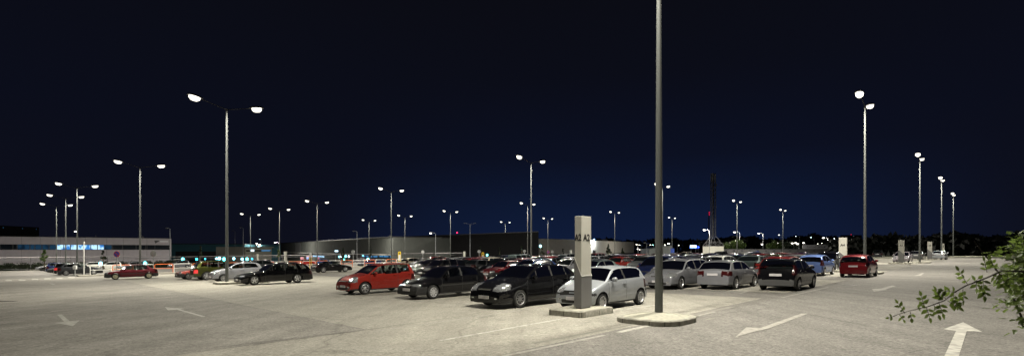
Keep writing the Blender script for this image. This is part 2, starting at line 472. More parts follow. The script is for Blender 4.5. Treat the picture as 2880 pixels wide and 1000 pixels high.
# ---------------------------------------------------------------- A pylons
M_PY = mat('pylon_light_metal', (.56, .55, .50), .45, noise=.05, nscale=2)
M_PD = mat('pylon_grey_metal', (.20, .20, .205), .42, metal=.3, noise=.06, nscale=2)
M_PE = mat('pylon_edge', (.72, .71, .66), .4)
M_BLK = mat('black_lettering', (.015, .015, .018), .5)
def pylon(label, x, y, z, txt, H=2.82, s=1.0, hi=1.58, lo=1.0, wu=.25, wv=.125):
    root = thing('sign_pylon', label, 'sign pylon', (x, y, z), math.radians(45), 'white lettered row pylons')
    a = MB(); a.bbox(-wu, wu, -wv, wv, .06, H, .006)
    a.obj('column', M_PY, root)
    # grey lower sleeve with slanted top on its narrow face
    e = .014
    d = MB()
    bot = [(-wu - e, -wv - e), (wu + e, -wv - e), (wu + e, wv + e), (-wu - e, wv + e)]
    zt = [lo, lo, lo, hi]
    zt = [lo, lo, hi, hi]
    vb = [(p[0], p[1], .06) for p in bot]; vt = [(bot[i][0], bot[i][1], zt[i]) for i in range(4)]
    d.v = vb + vt
    d.f = [(0, 1, 5, 4), (1, 2, 6, 5), (2, 3, 7, 6), (3, 0, 4, 7), (3, 2, 1, 0), (4, 5, 6, 7)]; d.m = [0] * 6
    d.obj('sleeve', M_PD, root)
    k = MB()
    r = .009 * s
    k.tube((-wu - e, -wv - e, lo), (wu + e, -wv - e, lo), r, r, 6)
    k.tube((-wu - e, -wv - e, lo), (-wu - e, wv + e, hi), r, r, 6)
    k.tube((wu + e, -wv - e, lo), (wu + e, wv + e, hi), r, r, 6)
    k.obj('edge_trim', M_PE, root)
    f = MB(); f.box(-wu + .02, wu - .02, -wv + .015, wv - .015, -.005, .07)
    f.obj('plinth', M_PD, root)
    if txt:
        tm = text_mesh(txt, .28 * s, M_BLK, .007)
        o = link('lettering', tm, root, (0.01, -wv - .003, 2.16 / 2.82 * H)); o.rotation_euler = (math.radians(90), 0, 0); o.scale = (.6 if wu < .2 else 1, 1, 1)
        o = link('lettering', tm, root, (-wu - .003, 0, 2.16 / 2.82 * H)); o.rotation_euler = (math.radians(90), 0, math.radians(-90)); o.scale = (.78 if wv < .2 else 1, 1, 1)
    return root
c = uv(12.22, -9.12)
pylon('large pale pylon lettered A2 in front of the silver city car', c[0], c[1], G(*c) + .18, 'A2', 2.82)
for (X, t, txt, lab) in ((2371, 41.5, 'A4', 'pale pylon lettered A4 rising behind the red hatchback'),
                         (2535, 59.5, 'A6', 'pale pylon lettered A6 in front of a parked silver saloon'),
                         (2615, 76.5, 'A8', 'pale pylon lettered A8 between two silver cars in the distance'),
                         (2651, 99, 'A10', 'small distant pale pylon behind the farthest silver saloon'),
                         (803, 71, 'A1', 'pale pylon lettered A1 behind the roof of the black estate'),
                         (1306, 125, '', 'small distant pale pylon left of the red car roof'),
                         (1605, 140, '', 'small distant pale pylon just left of the big A2 pylon'),
                         (724, 110, '', 'tiny pale pylon left of the A1 pylon by the far fence')):
    x, y = px(X, t)
    pylon(lab, x, y, G(x, y) + (.15 if txt not in ('', 'A10', 'A1') else 0), txt, 2.7, wu=.12, wv=.28)

# ---------------------------------------------------------------- lamp masts
M_GALV = mat('galvanised_steel', (.105, .111, .108), .75, metal=0, spec=.2)
M_HEAD = mat('luminaire_housing', (.10, .10, .105), .6)
M_ARM = mat('arm_steel', (.04, .04, .042), .7)
M_LENS = emit('lamp_lens', LAMPCOL, 3)
M_LENSDIM = emit('lamp_lens_dim', LAMPCOL, 60)
M_FLANGE = mat('painted_flange', (.2, .2, .2), .6, metal=.4)
def mast_meshes():
    H = 12.6; arm = 1.9; rise = .42
    p = MB()
    p.lathe([(.112, 0), (.108, 1.2), (.085, 5), (.065, 9), (.05, H - .25), (.045, H), (.001, H + .05)], 16)
    door = MB(); door.bbox(-.05, .05, -.118, -.09, .55, 1.0, .004)
    fl = MB(); fl.box(-.2, .2, -.2, .2, 0, .025)
    for a in (-1, 1):
        for c_ in (-1, 1): fl.tube((.15 * a, .15 * c_, .02), (.15 * a, .15 * c_, .07), .018, .018, 6)
    ar = MB(); ar.tube((0, 0, H - .05), (arm * .86, 0, H + rise * .86), .03, .02, 8)
    hd = MB()
    # housing in local coordinates, later tilted up by 10 degrees; x outward
    prof = [(-.38, .05, .05), (-.3, .12, .10), (0, .20, .15), (.26, .2, .13), (.4, .12, .07)]
    n = 8
    for (x, w, h) in prof:
        for i in range(n):
            a = math.pi * i / (n - 1)
            hd.v.append((x, w * math.cos(a), h * math.sin(a) * .9))
    for k in range(len(prof) - 1):
        for i in range(n - 1):
            hd.f.append((k * n + i, (k + 1) * n + i, (k + 1) * n + i + 1, k * n + i + 1)); hd.m.append(0)
    hd.f.append(tuple(range(n))); hd.m.append(0)
    hd.f.append(tuple(range((len(prof) - 1) * n, len(prof) * n))[::-1]); hd.m.append(0)
    for k in range(len(prof) - 1):
        hd.f.append((k * n, k * n + n - 1, (k + 1) * n + n - 1, (k + 1) * n)); hd.m.append(0)
    ln = MB()
    m = 12
    for (s_, z) in ((1, -.004), (.93, -.13), (.55, -.22)):
        for i in range(m):
            a = 2 * math.pi * i / m
            ln.v.append((.03 + .29 * s_ * math.cos(a), .20 * s_ * math.sin(a), z))
    for k in range(2):
        for i in range(m):
            j = (i + 1) % m
            ln.f.append((k * m + i, k * m + j, (k + 1) * m + j, (k + 1) * m + i)[::-1]); ln.m.append(0)
    ln.f.append(tuple(2 * m + i for i in range(m))[::-1]); ln.m.append(0)
    return dict(pole=p.mesh('pole', [M_GALV], 40), flange=fl.mesh('base_plate', [M_FLANGE]), arm=ar.mesh('arm', [M_ARM], 40), door=door.mesh('service_door', [M_GALV]),
                head=hd.mesh('lamp_head', [M_HEAD], 50), lens=ln.mesh('lens', [M_LENS], 60), lensd=ln.mesh('lens', [M_LENSDIM], 60))
MM = mast_meshes()
LAMP_DATA = bpy.data.lights.new('lamp_light', 'AREA')
LAMP_DATA.shape = 'ELLIPSE'; LAMP_DATA.size = .42; LAMP_DATA.size_y = .28; LAMP_DATA.energy = LAMP; LAMP_DATA.color = LAMPCOL
def mast(label, x, y, dz=0, lit=(1, 1), near=False, rz=45, hs=1.25):
    root = thing('lamp_mast', label, 'lamp mast', (x, y, G(x, y) + dz), math.radians(rz), 'double arm lamp masts in the car park')
    link('pole', MM['pole'], root)
    if dz == 0: link('base_plate', MM['flange'], root)
    if near: link('service_door', MM['door'], root)
    for k, sg in enumerate((-1, 1)):
        a = link('arm', MM['arm'], root)
        if sg < 0: a.rotation_euler = (0, 0, math.pi)
        h = link('lamp_head', MM['head'], root, (sg * 1.98, 0, 12.6 + .42 + .03))
        h.rotation_euler = (0, math.radians(-9), 0 if sg > 0 else math.pi)
        if sg < 0: h.rotation_euler = (0, math.radians(-9), math.pi)
        h.scale = (hs, hs, hs)
        link('lens', MM['lens'], h)
        ll = link('lamp_light', LAMP_DATA, h, (.03, 0, -.235))
    return root
def mast_at(X, Ytop):
    t = 60.
    for _ in range(40):
        x = (X - CX) / F * t
        t = F * (12.6 + G(x, t) - CAMZ) / (HY - Ytop)
    return (X - CX) / F * t, t
x, y = gp(1853, 890)
mast('tall grey pole running out of the top of the picture beside the A2 pylon', x, y, .14, near=True)
MASTS = [(638, 313, 'tallest double lamp mast, standing by the black estate car'),
         (394, 470, 'double lamp mast behind the dark red hatchback'),
         (217, 527, 'double lamp mast left of the white office windows, third tallest at the left'),
         (185, 557, 'lamp mast in front of the lit office windows, middle of the three clustered'),
         (159, 580, 'lamp mast at the left end of the lit office windows'),
         (704.5, 606, 'small distant lamp mast, next one right of the tallest mast'),
         (786, 592, 'lamp mast standing close to the A1 pylon'),
         (892, 572, 'lamp mast above the black coupe'),
         (1038, 622, 'small lamp mast behind the red hatchback front'),
         (1100.6, 539, 'double lamp mast above the rear of the bright red hatchback'),
         (1139, 610, 'lamp mast just right of the yellow oval sign'),
         (1267, 598, 'lamp mast over the black family hatchback'),
         (1421.5, 627, 'small lamp mast left of the silver van'),
         (1484, 577, 'shorter of the two masts in front of the black hall corner'),
         (1494, 457, 'taller of the two masts in front of the black hall corner'),
         (1541, 617, 'small lamp mast between the black hall corner and the A2 pylon'),
         (1729, 600, 'lamp mast in front of the pale hall, behind the silver city car'),
         (1863, 527, 'lamp mast mostly hidden behind the tall near pole'),
         (1890, 615, 'small lamp mast immediately right of the tall near pole'),
         (2073, 570, 'lamp mast in front of the round green tree'),
         (2202, 594, 'lamp mast left of the lettered board on the low wall'),
         (2455, 296, 'tallest lamp mast at the right, behind the red hatchback'),
         (2587, 434, 'lamp mast between the A6 and A8 pylons'),
         (2648, 510, 'lamp mast behind the farthest silver saloon'),
         (2681, 551, 'last lamp mast of the receding line at the right')]
for (X, Y, lab) in MASTS:
    if X == 2455: x, y = uv(45.2, -7.3)
    elif X == 2587: x, y = px(2587, 60.5)
    elif X == 638: x, y = px(638, 35.7)
    else: x, y = mast_at(X, Y)
    mast(lab, x, y, .14 if X in (2455, 2587, 638) else 0, near=(X == 638))
# masts behind the camera continue the same grid and light the foreground


# ---------------------------------------------------------------- other street lamps and far lights
M_THIN = mat('thin_lamp_pole', (.22, .23, .25), .5, metal=.4)
EM = {}
def emat(c, s):
    s = min(s, 9); k = (c, s)
    if k not in EM: EM[k] = emit('lamp_glow', c, s)
    return EM[k]
WH = (1, .93, .8); CO = (.75, .9, 1.0); CY = (.25, .85, 1.0); BL = (.1, .35, 1.0)
def point(parent, loc, power, col, r=.3):
    l = bpy.data.lights.new('lamp_light', 'POINT'); l.energy = power; l.color = col; l.shadow_soft_size = r
    return link('lamp_light', l, parent, loc)
POWER = {774: 20000, 722: 400, 730: 500, 213: 2500, 1790: 5000, 2066: 5000, 2134: 4000, 2316: 2500, 1981: 6000}
def street_lamp(label, X, Yl, t, dX=8, col=WH, s=40, r=.2, lit=True):
    x, y = px(X, t); zl = zat(Yl, t); g = G(x, y)
    dx = dX * t / F
    root = thing('street_lamp', label, 'street lamp', (x + dx, y, g), 0, 'small street lamps in the distance')
    h = zl - g
    p = MB(); p.tube((0, 0, 0), (0, 0, h - .1), .09, .05, 8)
    p.path([(0, 0, h - .1), (-dx * .4, 0, h + .12), (-dx * .8, 0, h + .14)], .04)
    p.obj('pole', M_THIN, root, 40)
    hd = MB(); hd.bbox(-dx - .35, -dx + .35, -.16, .16, h + .06, h + .2, .04)
    hd.obj('lamp_head', M_HEAD, root)
    ln = MB(); ln.lathe([(.001, -r * .7), (r * .6, -r * .6), (r, -.1 * r), (r, .02)], 10, o=(-dx, 0, h + .05))
    ln.obj('lens', emat(col, s) if lit else M_HEAD, root, 60)
    if lit and X in POWER: point(root, (-dx, -.3, h - .3), POWER[X], col)
    return root
LAMPS = [(213, 650, 135, 4, WH, 300, .3, 'street lamp above the roof of the white office'),
         (722, 684, 190, 0, WH, 200, .32, 'left lamp of the pair over the low cream building'),
         (730, 687, 185, 2, WH, 200, .34, 'right lamp of the pair over the low cream building'),
         (731, 672, 260, 3, CO, 60, .2, 'tiny lamp high above the low cream building'),
         (774, 681, 240, 9, WH, 250, .42, 'street lamp at the left end of the grey hall'),
         (1211, 655, 135, 14, WH, 250, .32, 'street lamp in front of the black hall, left part'),
         (1790, 686, 280, 4, WH, 250, .36, 'brighter street lamp at the right end of the pale hall'),
         (1799, 688, 205, 4, WH, 60, .2, 'fainter street lamp at the right end of the pale hall'),
         (1793, 700, 215, 3, WH, 60, .2, 'low lamp under the pair at the pale hall end'),
         (1799, 701, 190, 3, WH, 60, .22, 'low bright lamp beside the pale hall end'),
         (1806, 700, 230, 3, WH, 80, .25, 'small low lamp right of the pale hall end'),
         (1829, 688, 250, 3, WH, 60, .26, 'small white lamp left of the tall near pole'),
         (1836, 688, 250, 3, (.3, 1, .8), 60, .3, 'greenish lamp just left of the tall near pole'),
         (1870, 688, 180, 3, WH, 120, .3, 'lamp right of the tall near pole, lower one'),
         (1880, 684, 175, 4, WH, 200, .34, 'starlike lamp right of the tall near pole'),
         (1909, 689, 240, -4, WH, 80, .25, 'small lamp left of the blue lit sign'),
         (1981, 646, 138, 14, WH, 200, .36, 'lamp just left of the lattice tower'),
         (2066, 652, 170, 14, WH, 250, .38, 'bright street lamp over the round green tree'),
         (2134, 656, 190, 12, WH, 80, .3, 'street lamp between the two green trees'),
         (2143, 686, 200, 3, WH, 180, .36, 'low lamp between the two green trees'),
         (2191, 660, 220, 6, WH, 60, .25, 'small lamp above the second green tree'),
         (2189, 683, 230, 4, WH, 80, .3, 'low lamp in front of the second green tree'),
         (2228, 683, 170, 4, WH, 220, .34, 'first of the cluster of bright lamps left of the lettered board'),
         (2238, 682, 175, 4, WH, 220, .34, 'second of the cluster of bright lamps by the lettered board'),
         (2243, 685, 165, 4, WH, 220, .34, 'lowest of the cluster of bright lamps by the lettered board'),
         (2260, 682, 170, 5, WH, 180, .32, 'lamp directly above the left end of the lettered board'),
         (2238, 663, 240, 11, CO, 25, .2, 'faint lamp high above the cluster of bright lamps'),
         (2281, 667, 240, 9, CO, 40, .22, 'faint lamp above the middle of the lettered board'),
         (2316, 668, 175, 12, WH, 280, .36, 'brightest street lamp above the lettered board'),
         (2311, 683, 260, 3, WH, 50, .22, 'small low lamp above the lettered board end'),
         (2300, 685, 260, 3, WH, 30, .2, 'faintest low lamp above the lettered board'),
         (2346, 670, 240, 9, CO, 25, .2, 'faint lamp left of the A4 pylon')]
for (X, Y, t, dX, c_, s, r, lab) in LAMPS: street_lamp(lab, X, Y, t, dX, c_, s, r)
for (X, Y, t, dX, lab) in ((470, 642, 120, 8, 'unlit curved street lamp at the right end of the white office'),
                           (676, 640, 150, 8, 'unlit curved street lamp over the teal hall'),
                           (655, 649, 170, 6, 'fainter unlit street lamp over the teal hall'),
                           (995, 650, 130, 9, 'unlit curved street lamp over the grey hall'),
                           (1096, 664, 150, 6, 'small unlit street lamp left of the black hall'),
                           (1812, 683, 170, 7, 'unlit curved street lamp left of the tall near pole')):
    street_lamp(lab, X, Y, t, dX, lit=False)
def unlit_double(X, Y, t, lab):
    x, y = px(X, t); g = G(x, y); h = zat(Y, t) - g
    root = thing('street_lamp', lab, 'street lamp', (x, y, g), 0, 'small street lamps in the distance')
    p = MB(); p.tube((0, 0, 0), (0, 0, h), .09, .05, 8); p.obj('pole', M_THIN, root)
    for s_ in (-1, 1):
        a = MB(); a.tube((0, 0, h), (s_ * 1.3, 0, h + .3), .035, .03, 6); a.obj('arm', M_THIN, root)
        a = MB(); a.bbox(s_ * 1.45 - .3, s_ * 1.45 + .3, -.14, .14, h + .24, h + .36, .03); a.obj('lamp_head', M_HEAD, root)
unlit_double(1322, 630, 140, 'unlit thin double street lamp in front of the black hall')

def flood(label, X, Y, t, col, s, r):
    x, y = px(X, t); g = G(x, y); h = zat(Y, t) - g
    root = thing('floodlight', label, 'floodlight', (x, y, g), 0, 'small coloured floodlights by the far fence')
    p = MB(); p.tube((0, 0, 0), (0, 0, max(.3, h - r)), .05, .05, 6); p.obj('post', M_THIN, root)
    hd = MB(); hd.lathe([(.001, r * 1.3), (r * .8, r * 1.1), (r * 1.1, .0)], 10, axis='y', o=(0, 0, h)); hd.obj('housing', M_HEAD, root, 60)
    ln = MB(); ln.lathe([(r * 1.05, .0), (r * .8, -r * .35), (.001, -r * .5)], 10, axis='y', o=(0, 0, h)); ln.obj('lens', emat(col, s), root, 60)
    if X == 1671: point(root, (0, 1.2, h - 1.0), 9000, (.95, 1, 1), .3)
    if X == 1520: point(root, (0, 1.0, h - .5), 600, (.4, .9, 1), .3)
for i, (X, Y, t, c_, s, r) in enumerate(((283, 740, 88, CY, 60, .3), (408, 739, 92, (.1, .9, 1), 18, .3), (514, 728, 112, (.1, .9, 1), 14, .33), (553, 728, 116, (.05, .8, .9), 6, .25),
                         (577, 727, 118, (.05, .6, 1), 4, .2), (609, 727, 118, CY, 8, .3), (617, 725.5, 120, CY, 14, .35), (630, 727.5, 118, (.1, .9, .9), 16, .38),
                         (657.5, 726, 120, CY, 8, .3), (681, 727.5, 122, CY, 8, .3), (695, 727.5, 122, (.1, .9, .9), 12, .33), (709, 727, 124, (.05, .6, 1), 4, .24),
                         (630, 734, 112, (.05, .9, .6), 3, .2), (959, 720, 128, CO, 5, .22), (981, 720, 128, CO, 5, .25), (972, 719.5, 128, CY, 4, .3), (954, 721, 128, CY, 4, .25),
                         (967, 729, 120, (.1, .9, .7), 4, .25), (1021, 718, 130, CY, 3, .2), (1035, 728, 120, (.2, 1, .9), 12, .3), (1370, 716, 130, (.2, .95, .9), 6, .25),
                         (1520, 691, 128, CY, 120, .3), (1671, 673, 266, (.25, .6, 1), 200, .42), (1812, 701, 200, WH, 10, .2), (2873 - 34, 674.5, 300, BL, 12, .7), (1964, 694, 220, (.02, .06, 1), 8, .35))):
    d = ['bluish white flare behind the white hatchback', 'cyan light behind the roof of the dark red hatchback', 'cyan light beside the first dark conifer',
         'faint cyan light left of the dark conifer', 'faintest blue light right of the dark conifer', 'cyan light, first of the close group left of the tallest mast',
         'cyan light, upper one of the close group by the tallest mast', 'large cyan light just left of the tallest mast', 'cyan light just right of the tallest mast',
         'cyan light second to the right of the tallest mast', 'bright cyan light in front of the cream building', 'faint blue light at the cream building',
         'small green light low beside the tallest mast', 'white light under the grey hall canopy, left one', 'white light under the grey hall canopy, right one',
         'small blue light between two white lights below the grey hall', 'tiny blue light left of the white lights below the grey hall', 'green light low under the grey hall',
         'tiny cyan light right of the round sign', 'cyan light at the foot of a mast above the red hatchback', 'tiny cyan light right of the yellow oval sign at the black hall',
         'blue white floodlight on the black hall side', 'bright blue floodlight at the corner of the pale hall', 'small white light under the pale hall end lamps',
         'small blue light far right above the bush', 'deep blue light right of the blue lit sign'][i]
    flood(d, X, Y, t, c_, s, r)

# ---------------------------------------------------------------- buildings
class Facade:
    """building whose front runs from A to B (world xy), origin at A, local x along the front, local y away from the viewer"""
    def __init__(s, name, label, A, B, z0, cat='building'):
        s.A = Vector(A); s.B = Vector(B); d = s.B - s.A
        s.len = d.length; s.dir = d / s.len
        s.root = thing(name, label, cat, (A[0], A[1], z0), math.atan2(d.y, d.x)); s.z0 = z0
    def sx(s, X):
        k = (X - CX) / F
        # (A + dir*q).x = k*(A+dir*q).y
        return (k * s.A.y - s.A.x) / (s.dir.x - k * s.dir.y)
    def zz(s, X, Y):
        q = s.sx(X); t = s.A.y + s.dir.y * q
        return zat(Y, t) - s.z0
    def foot(s, name, pts, za, zb, m, grow=0):
        """block on a world footprint"""
        n = Vector((-s.dir.y, s.dir.x)); q = MB()
        q.prism([((Vector(p) - s.A).dot(s.dir), (Vector(p) - s.A).dot(n)) for p in pts], za, zb)
        return q.obj(name, m, s.root)
    def box(s, name, x0, x1, y0, y1, za, zb, m, parent=None, bev=0):
        b_ = MB()
        if bev: b_.bbox(x0, x1, y0, y1, za, zb, bev)
        else: b_.box(x0, x1, y0, y1, za, zb)
        return b_.obj(name, m, parent or s.root)
def clad(name, col, rib=1.2, rough=.5):
    m = mat(name, col, .85, noise=.06, nscale=.5, spec=.1)
    n = m.node_tree.nodes; l = m.node_tree.links
    t = n.new('ShaderNodeTexCoord'); w = n.new('ShaderNodeTexWave'); w.bands_direction = 'X'; w.inputs['Scale'].default_value = rib
    l.new(t.outputs['Object'], w.inputs['Vector'])
    bp = n.new('ShaderNodeBump'); bp.inputs['Strength'].default_value = .4; bp.inputs['Distance'].default_value = .03
    l.new(w.outputs[0], bp.inputs['Height']); l.new(bp.outputs[0], n['Principled BSDF'].inputs['Normal'])
    return m
M_WHITE = clad('white_cladding', (.52, .48, .53), .3)
M_GREY = clad('grey_cladding', (.13, .137, .13), .3)
M_BLACK = clad('black_cladding', (.010, .010, .011), .25)
M_PALE = clad('pale_cladding', (.52, .50, .46), .3)
M_TEAL = clad('teal_cladding', (.10, .26, .33), .3)
M_CREAM = clad('cream_cladding', (.42, .41, .36), .3)
M_TRIM = mat('dark_trim', (.03, .03, .035), .5)
M_GLASSD = mat('dark_glazing', (.012, .018, .026), .08, spec=.8)
M_MULL = mat('mullion', (.07, .07, .08), .5)
def litmat(c1, c2, s, sc=1.2):
    m = bpy.data.materials.new('lit_room'); m.use_nodes = True
    n = m.node_tree.nodes; l = m.node_tree.links; n.clear()
    o = n.new('ShaderNodeOutputMaterial'); q = n.new('ShaderNodeEmission'); q.inputs[1].default_value = s
    t = n.new('ShaderNodeTexCoord'); v = n.new('ShaderNodeTexNoise'); v.inputs['Scale'].default_value = sc
    mp = n.new('ShaderNodeMapping'); mp.inputs['Scale'].default_value = (1, 1, .6)
    l.new(t.outputs['Object'], mp.inputs[0]); l.new(mp.outputs[0], v.inputs['Vector'])
    r = n.new('ShaderNodeValToRGB'); r.color_ramp.interpolation = 'LINEAR'
    r.color_ramp.elements[0].position = .40; r.color_ramp.elements[0].color = (*c1, 1)
    r.color_ramp.elements[1].position = .52; r.color_ramp.elements[1].color = (*c2, 1)
    l.new(v.outputs[0], r.inputs[0]); l.new(r.outputs[0], q.inputs[0]); l.new(q.outputs[0], o.inputs[0])
    return m
M_LIT = litmat((.04, .2, .55), (.5, .8, 1.0), 1.3)
M_LITB = litmat((.0, .03, .09), (.10, .35, .7), .8, .5)
M_LITDIM = litmat((.004, .012, .025), (.01, .035, .07), 1.0, .6)

# white office on the left
dirv = Vector((24.4, 22)).normalized()
A0 = Vector((-120, 115)) - dirv * 26; B0 = Vector((-95.6, 137.2))
fb = Facade('office_building', 'long white two storey office with blue lit ribbon windows on the left', A0, B0, -3.1)
L_ = fb.len
zt, zb1, zb2 = 8.05, fb.zz(230, 687), fb.zz(230, 701.5)
fb.box('wall', 0, L_, 0, 18, -1.0, zb2, M_WHITE)
fb.box('upper_wall', 0, L_, 0, 18, zb1, zt, M_WHITE)
fb.box('parapet', -.05, L_ + .05, -.06, 18.1, zt, zt + .12, M_TRIM)
fb.box('window_recess', .2, L_ - .25, .35, 17.8, zb2 + .002, zb1 - .002, M_TRIM)
fb.box('corner_post', L_ - .25, L_, 0, 18, zb2 + .001, zb1 - .001, M_WHITE)
X0 = -60
edges = [-40, 0, 36, 48, 84, 98, 118, 138, 159.5, 179.5, 198, 217, 236, 255.5, 274, 293.5, 315, 345, 383, 397, 410, 414, 436, 477]
for i in range(len(edges) - 1):
    xa, xb = fb.sx(edges[i]), fb.sx(edges[i + 1])
    lit = 159 <= edges[i] < 293
    dimlit = edges[i] in (48, 84, 98, 118, 138, 293.5)
    w = fb.box('window', xa + .09, xb - .09, .2, .26, zb2 + .08, zb1 - .08, M_LIT if lit else (M_LITDIM if dimlit else M_GLASSD))
    fb.box('frame', xa - .06, xa + .06, .12, .3, zb2 + .02, zb1 - .02, M_MULL, w)
q = MB()
for X in (60, 113, 170, 240, 300, 347, 413, 476):
    s_ = fb.sx(X); q.box(s_ - .02, s_ + .02, -.012, .0, -.9, zb2 - .02); q.box(s_ - .02, s_ + .02, -.012, .0, zb1 + .02, zt - .01)
q.obj('panel_joint', M_MULL, fb.root)
q = MB(); xa = fb.sx(434); xb = fb.sx(450); za = fb.zz(440, 675.5); zb_ = fb.zz(440, 684)
q.face([(xa, -.03, za), (xa + .2, -.03, zb_), (xb, -.03, za)][::-1]); q.face([(xa, -.01, za), (xa + .2, -.01, zb_), (xb, -.01, za)])
q.obj('logo_triangle', M_MULL, fb.root)
q = MB(); q.box(fb.sx(449), fb.sx(473), -.03, -.005, fb.zz(455, 680), fb.zz(455, 676.5)); q.obj('sign_strip', mat('white_strip', (.8, .8, .85), .4), fb.root)
q = MB(); q.box(fb.sx(380), fb.sx(412), -.25, .05, -.05 + zb2 * .52, zb2 * .52 + .03); q.box(fb.sx(420), fb.sx(424), -.05, 0, zb2 * .25, zb2 * .4)
q.obj('ledge', M_TRIM, fb.root)
q = MB(); q.box(fb.sx(402), fb.sx(406), 1, 2, zt + .1, zt + .55); q.tube((fb.sx(270), 1, zt + .1), (fb.sx(270), 1, zt + .8), .05)
q.obj('roof_unit', M_MULL, fb.root)

# dark upper block with faint windows far left
ff = Facade('factory_block', 'very dark tall block with faint windows above the white office roof', px(-60, 190), px(110, 215), -4)
ff.box('wall', 0, ff.len, 0, 15, -2, zat(632, 195) + 4, M_BLACK)
for X in (9, 63, 132 - 30): 
    xa = ff.sx(X); ff.box('window', xa - .15, xa + .15, -.05, 0, zat(640, 195) + 4, zat(634, 195) + 4 - .3, M_LITDIM)

# teal hall
ft = Facade('teal_hall', 'dim teal industrial hall right of the white office', px(470, 215), px(688, 225), -3.9)
ft.box('wall', 0, ft.len, 0, 30, -1, ft.zz(600, 686), M_TEAL)
ft.box('lower_band', ft.sx(494), ft.sx(618), -.15, 0, .1, ft.zz(550, 706), M_TRIM)
w = ft.box('window', ft.sx(632), ft.sx(671), -.06, 0, ft.zz(650, 707), ft.zz(650, 703.5), litmat((.2, .45, .8), (.6, .9, 1), 1.6, .4))
ft.box('roof', -.2, ft.len + .2, -.2, 30, ft.zz(600, 686), ft.zz(600, 686) + .3, M_TRIM)
# cream office
fc = Facade('cream_office', 'low cream building with a lit window strip in front of the teal hall', px(690, 165), px(764, 175), -3.0)
H_ = fc.zz(730, 693.5)
fc.box('wall', 0, fc.len, 0, 14, -1, H_, M_CREAM)
fc.box('window_band', fc.sx(692), fc.sx(762), -.05, 0, fc.zz(730, 706), fc.zz(730, 702), M_GLASSD)
fc.box('window', fc.sx(703), fc.sx(714), -.12, -.06, fc.zz(708, 706), fc.zz(708, 701), emit('lit_window', (.7, .9, 1), 2.5))
fc.box('window', fc.sx(735), fc.sx(760), -.12, -.06, fc.zz(750, 705), fc.zz(750, 702.5), M_LITB)
fc.box('canopy', fc.sx(690), fc.sx(764), -1.2, -.01, H_ - .25, H_ - .05, M_CREAM)
fw = Facade('teal_annex', 'small slanted teal annex between the cream building and grey hall', px(765, 180), px(789, 185), -3.2)
hh = fw.zz(780, 687); q = MB(); q.v = [(0, 0, -1), (fw.len, 0, -1), (fw.len, 0, hh), (0, 0, hh * .75), (0, 8, -1), (fw.len, 8, -1), (fw.len, 8, hh), (0, 8, hh * .75)]
q.f = [(0, 1, 2, 3), (1, 5, 6, 2), (5, 4, 7, 6), (4, 0, 3, 7), (3, 2, 6, 7)]; q.m = [0] * 5; q.obj('wall', M_TEAL, fw.root)
# long grey hall
fg = Facade('grey_hall', 'long grey warehouse with a canopy along its foot', (-151.5, 320), (-38.8, 159.5), -3.8)
zt = 4 + CAMZ + 3.8
fg.box('wall', 0, fg.len, 0, 60, -1, zt, M_GREY)
fg.box('roof', -.3, fg.len, -.3, 60, zt, zt + .35, M_TRIM)
fg.box('canopy', fg.sx(800), fg.sx(1100), -3.5, -.02, fg.zz(1000, 714), fg.zz(1000, 712.5), mat('canopy_white', (.5, .5, .48), .5))
for (a, c_, m_) in ((880, 912, M_LIT), (1020, 1062, M_LITB), (1066, 1100, M_LITB)):
    fg.box('window', fg.sx(a), fg.sx(c_), -.08, -.01, fg.zz((a + c_) / 2, 722), fg.zz((a + c_) / 2, 718), m_)
fg.box('window', fg.sx(942), fg.sx(951), -.08, -.01, fg.zz(945, 707), fg.zz(945, 703), emit('lit_window', (.6, .85, 1), 2.5))
fg.box('dark_panel', fg.sx(831), fg.sx(846), -.1, -.01, fg.zz(838, 712), fg.zz(838, 682), mat('panel_grey', (.2, .2, .2), .5))
fg.box('vent', fg.sx(831), fg.sx(838), -.2, -.11, fg.zz(835, 711), fg.zz(835, 707), M_TRIM)
# black hall
fk = Facade('black_hall', 'tall black hall with its corner left of the A2 pylon', (-47, 198.4), (7.6, 140), -2.2)
FKP = [(-47, 198.4), (7.6, 140), (9.4, 178), (-30, 226)]
fk.foot('wall', FKP, -1, 5 + CAMZ + 2.2, M_BLACK)
fk.foot('roof', FKP, 5 + CAMZ + 2.203, 5.25 + CAMZ + 2.2, M_TRIM)
fk.box('door_strip', fk.sx(1108), fk.sx(1150), -.1, -.01, fk.zz(1130, 726), fk.zz(1130, 716.5), M_LITB)
fk.box('window', fk.sx(1216), fk.sx(1224), -.1, -.01, fk.zz(1220, 719), fk.zz(1220, 716), emit('lit_window', (.1, .3, .9), 1.3))
sg = fk.box('lit_sign', fk.sx(1203), fk.sx(1209.5), -.3, -.02, fk.zz(1206, 702), fk.zz(1206, 690), emit('blue_sign', (.25, .65, 1), 1.6))
fk.box('neck', fk.sx(1204.5), fk.sx(1208), -.3, -.02, fk.zz(1206, 690), fk.zz(1206, 683), emit('blue_sign', (.05, .25, .8), .8), sg)
x = fk.sx(1279)
q = MB(); q.tube((x, 1, 5 + CAMZ + 2.4), (x, 1, 5.7 + CAMZ + 2.2), .05); q.obj('beacon_post', M_TRIM, fk.root)
q = MB(); q.lathe([(.2, 0), (.25, .15), (.18, .35), (.001, .4)], 10, o=(x, 1, 5.7 + CAMZ + 2.2)); q.obj('beacon', emit('red_beacon', (1, .02, .08), 5), fk.root, 60)
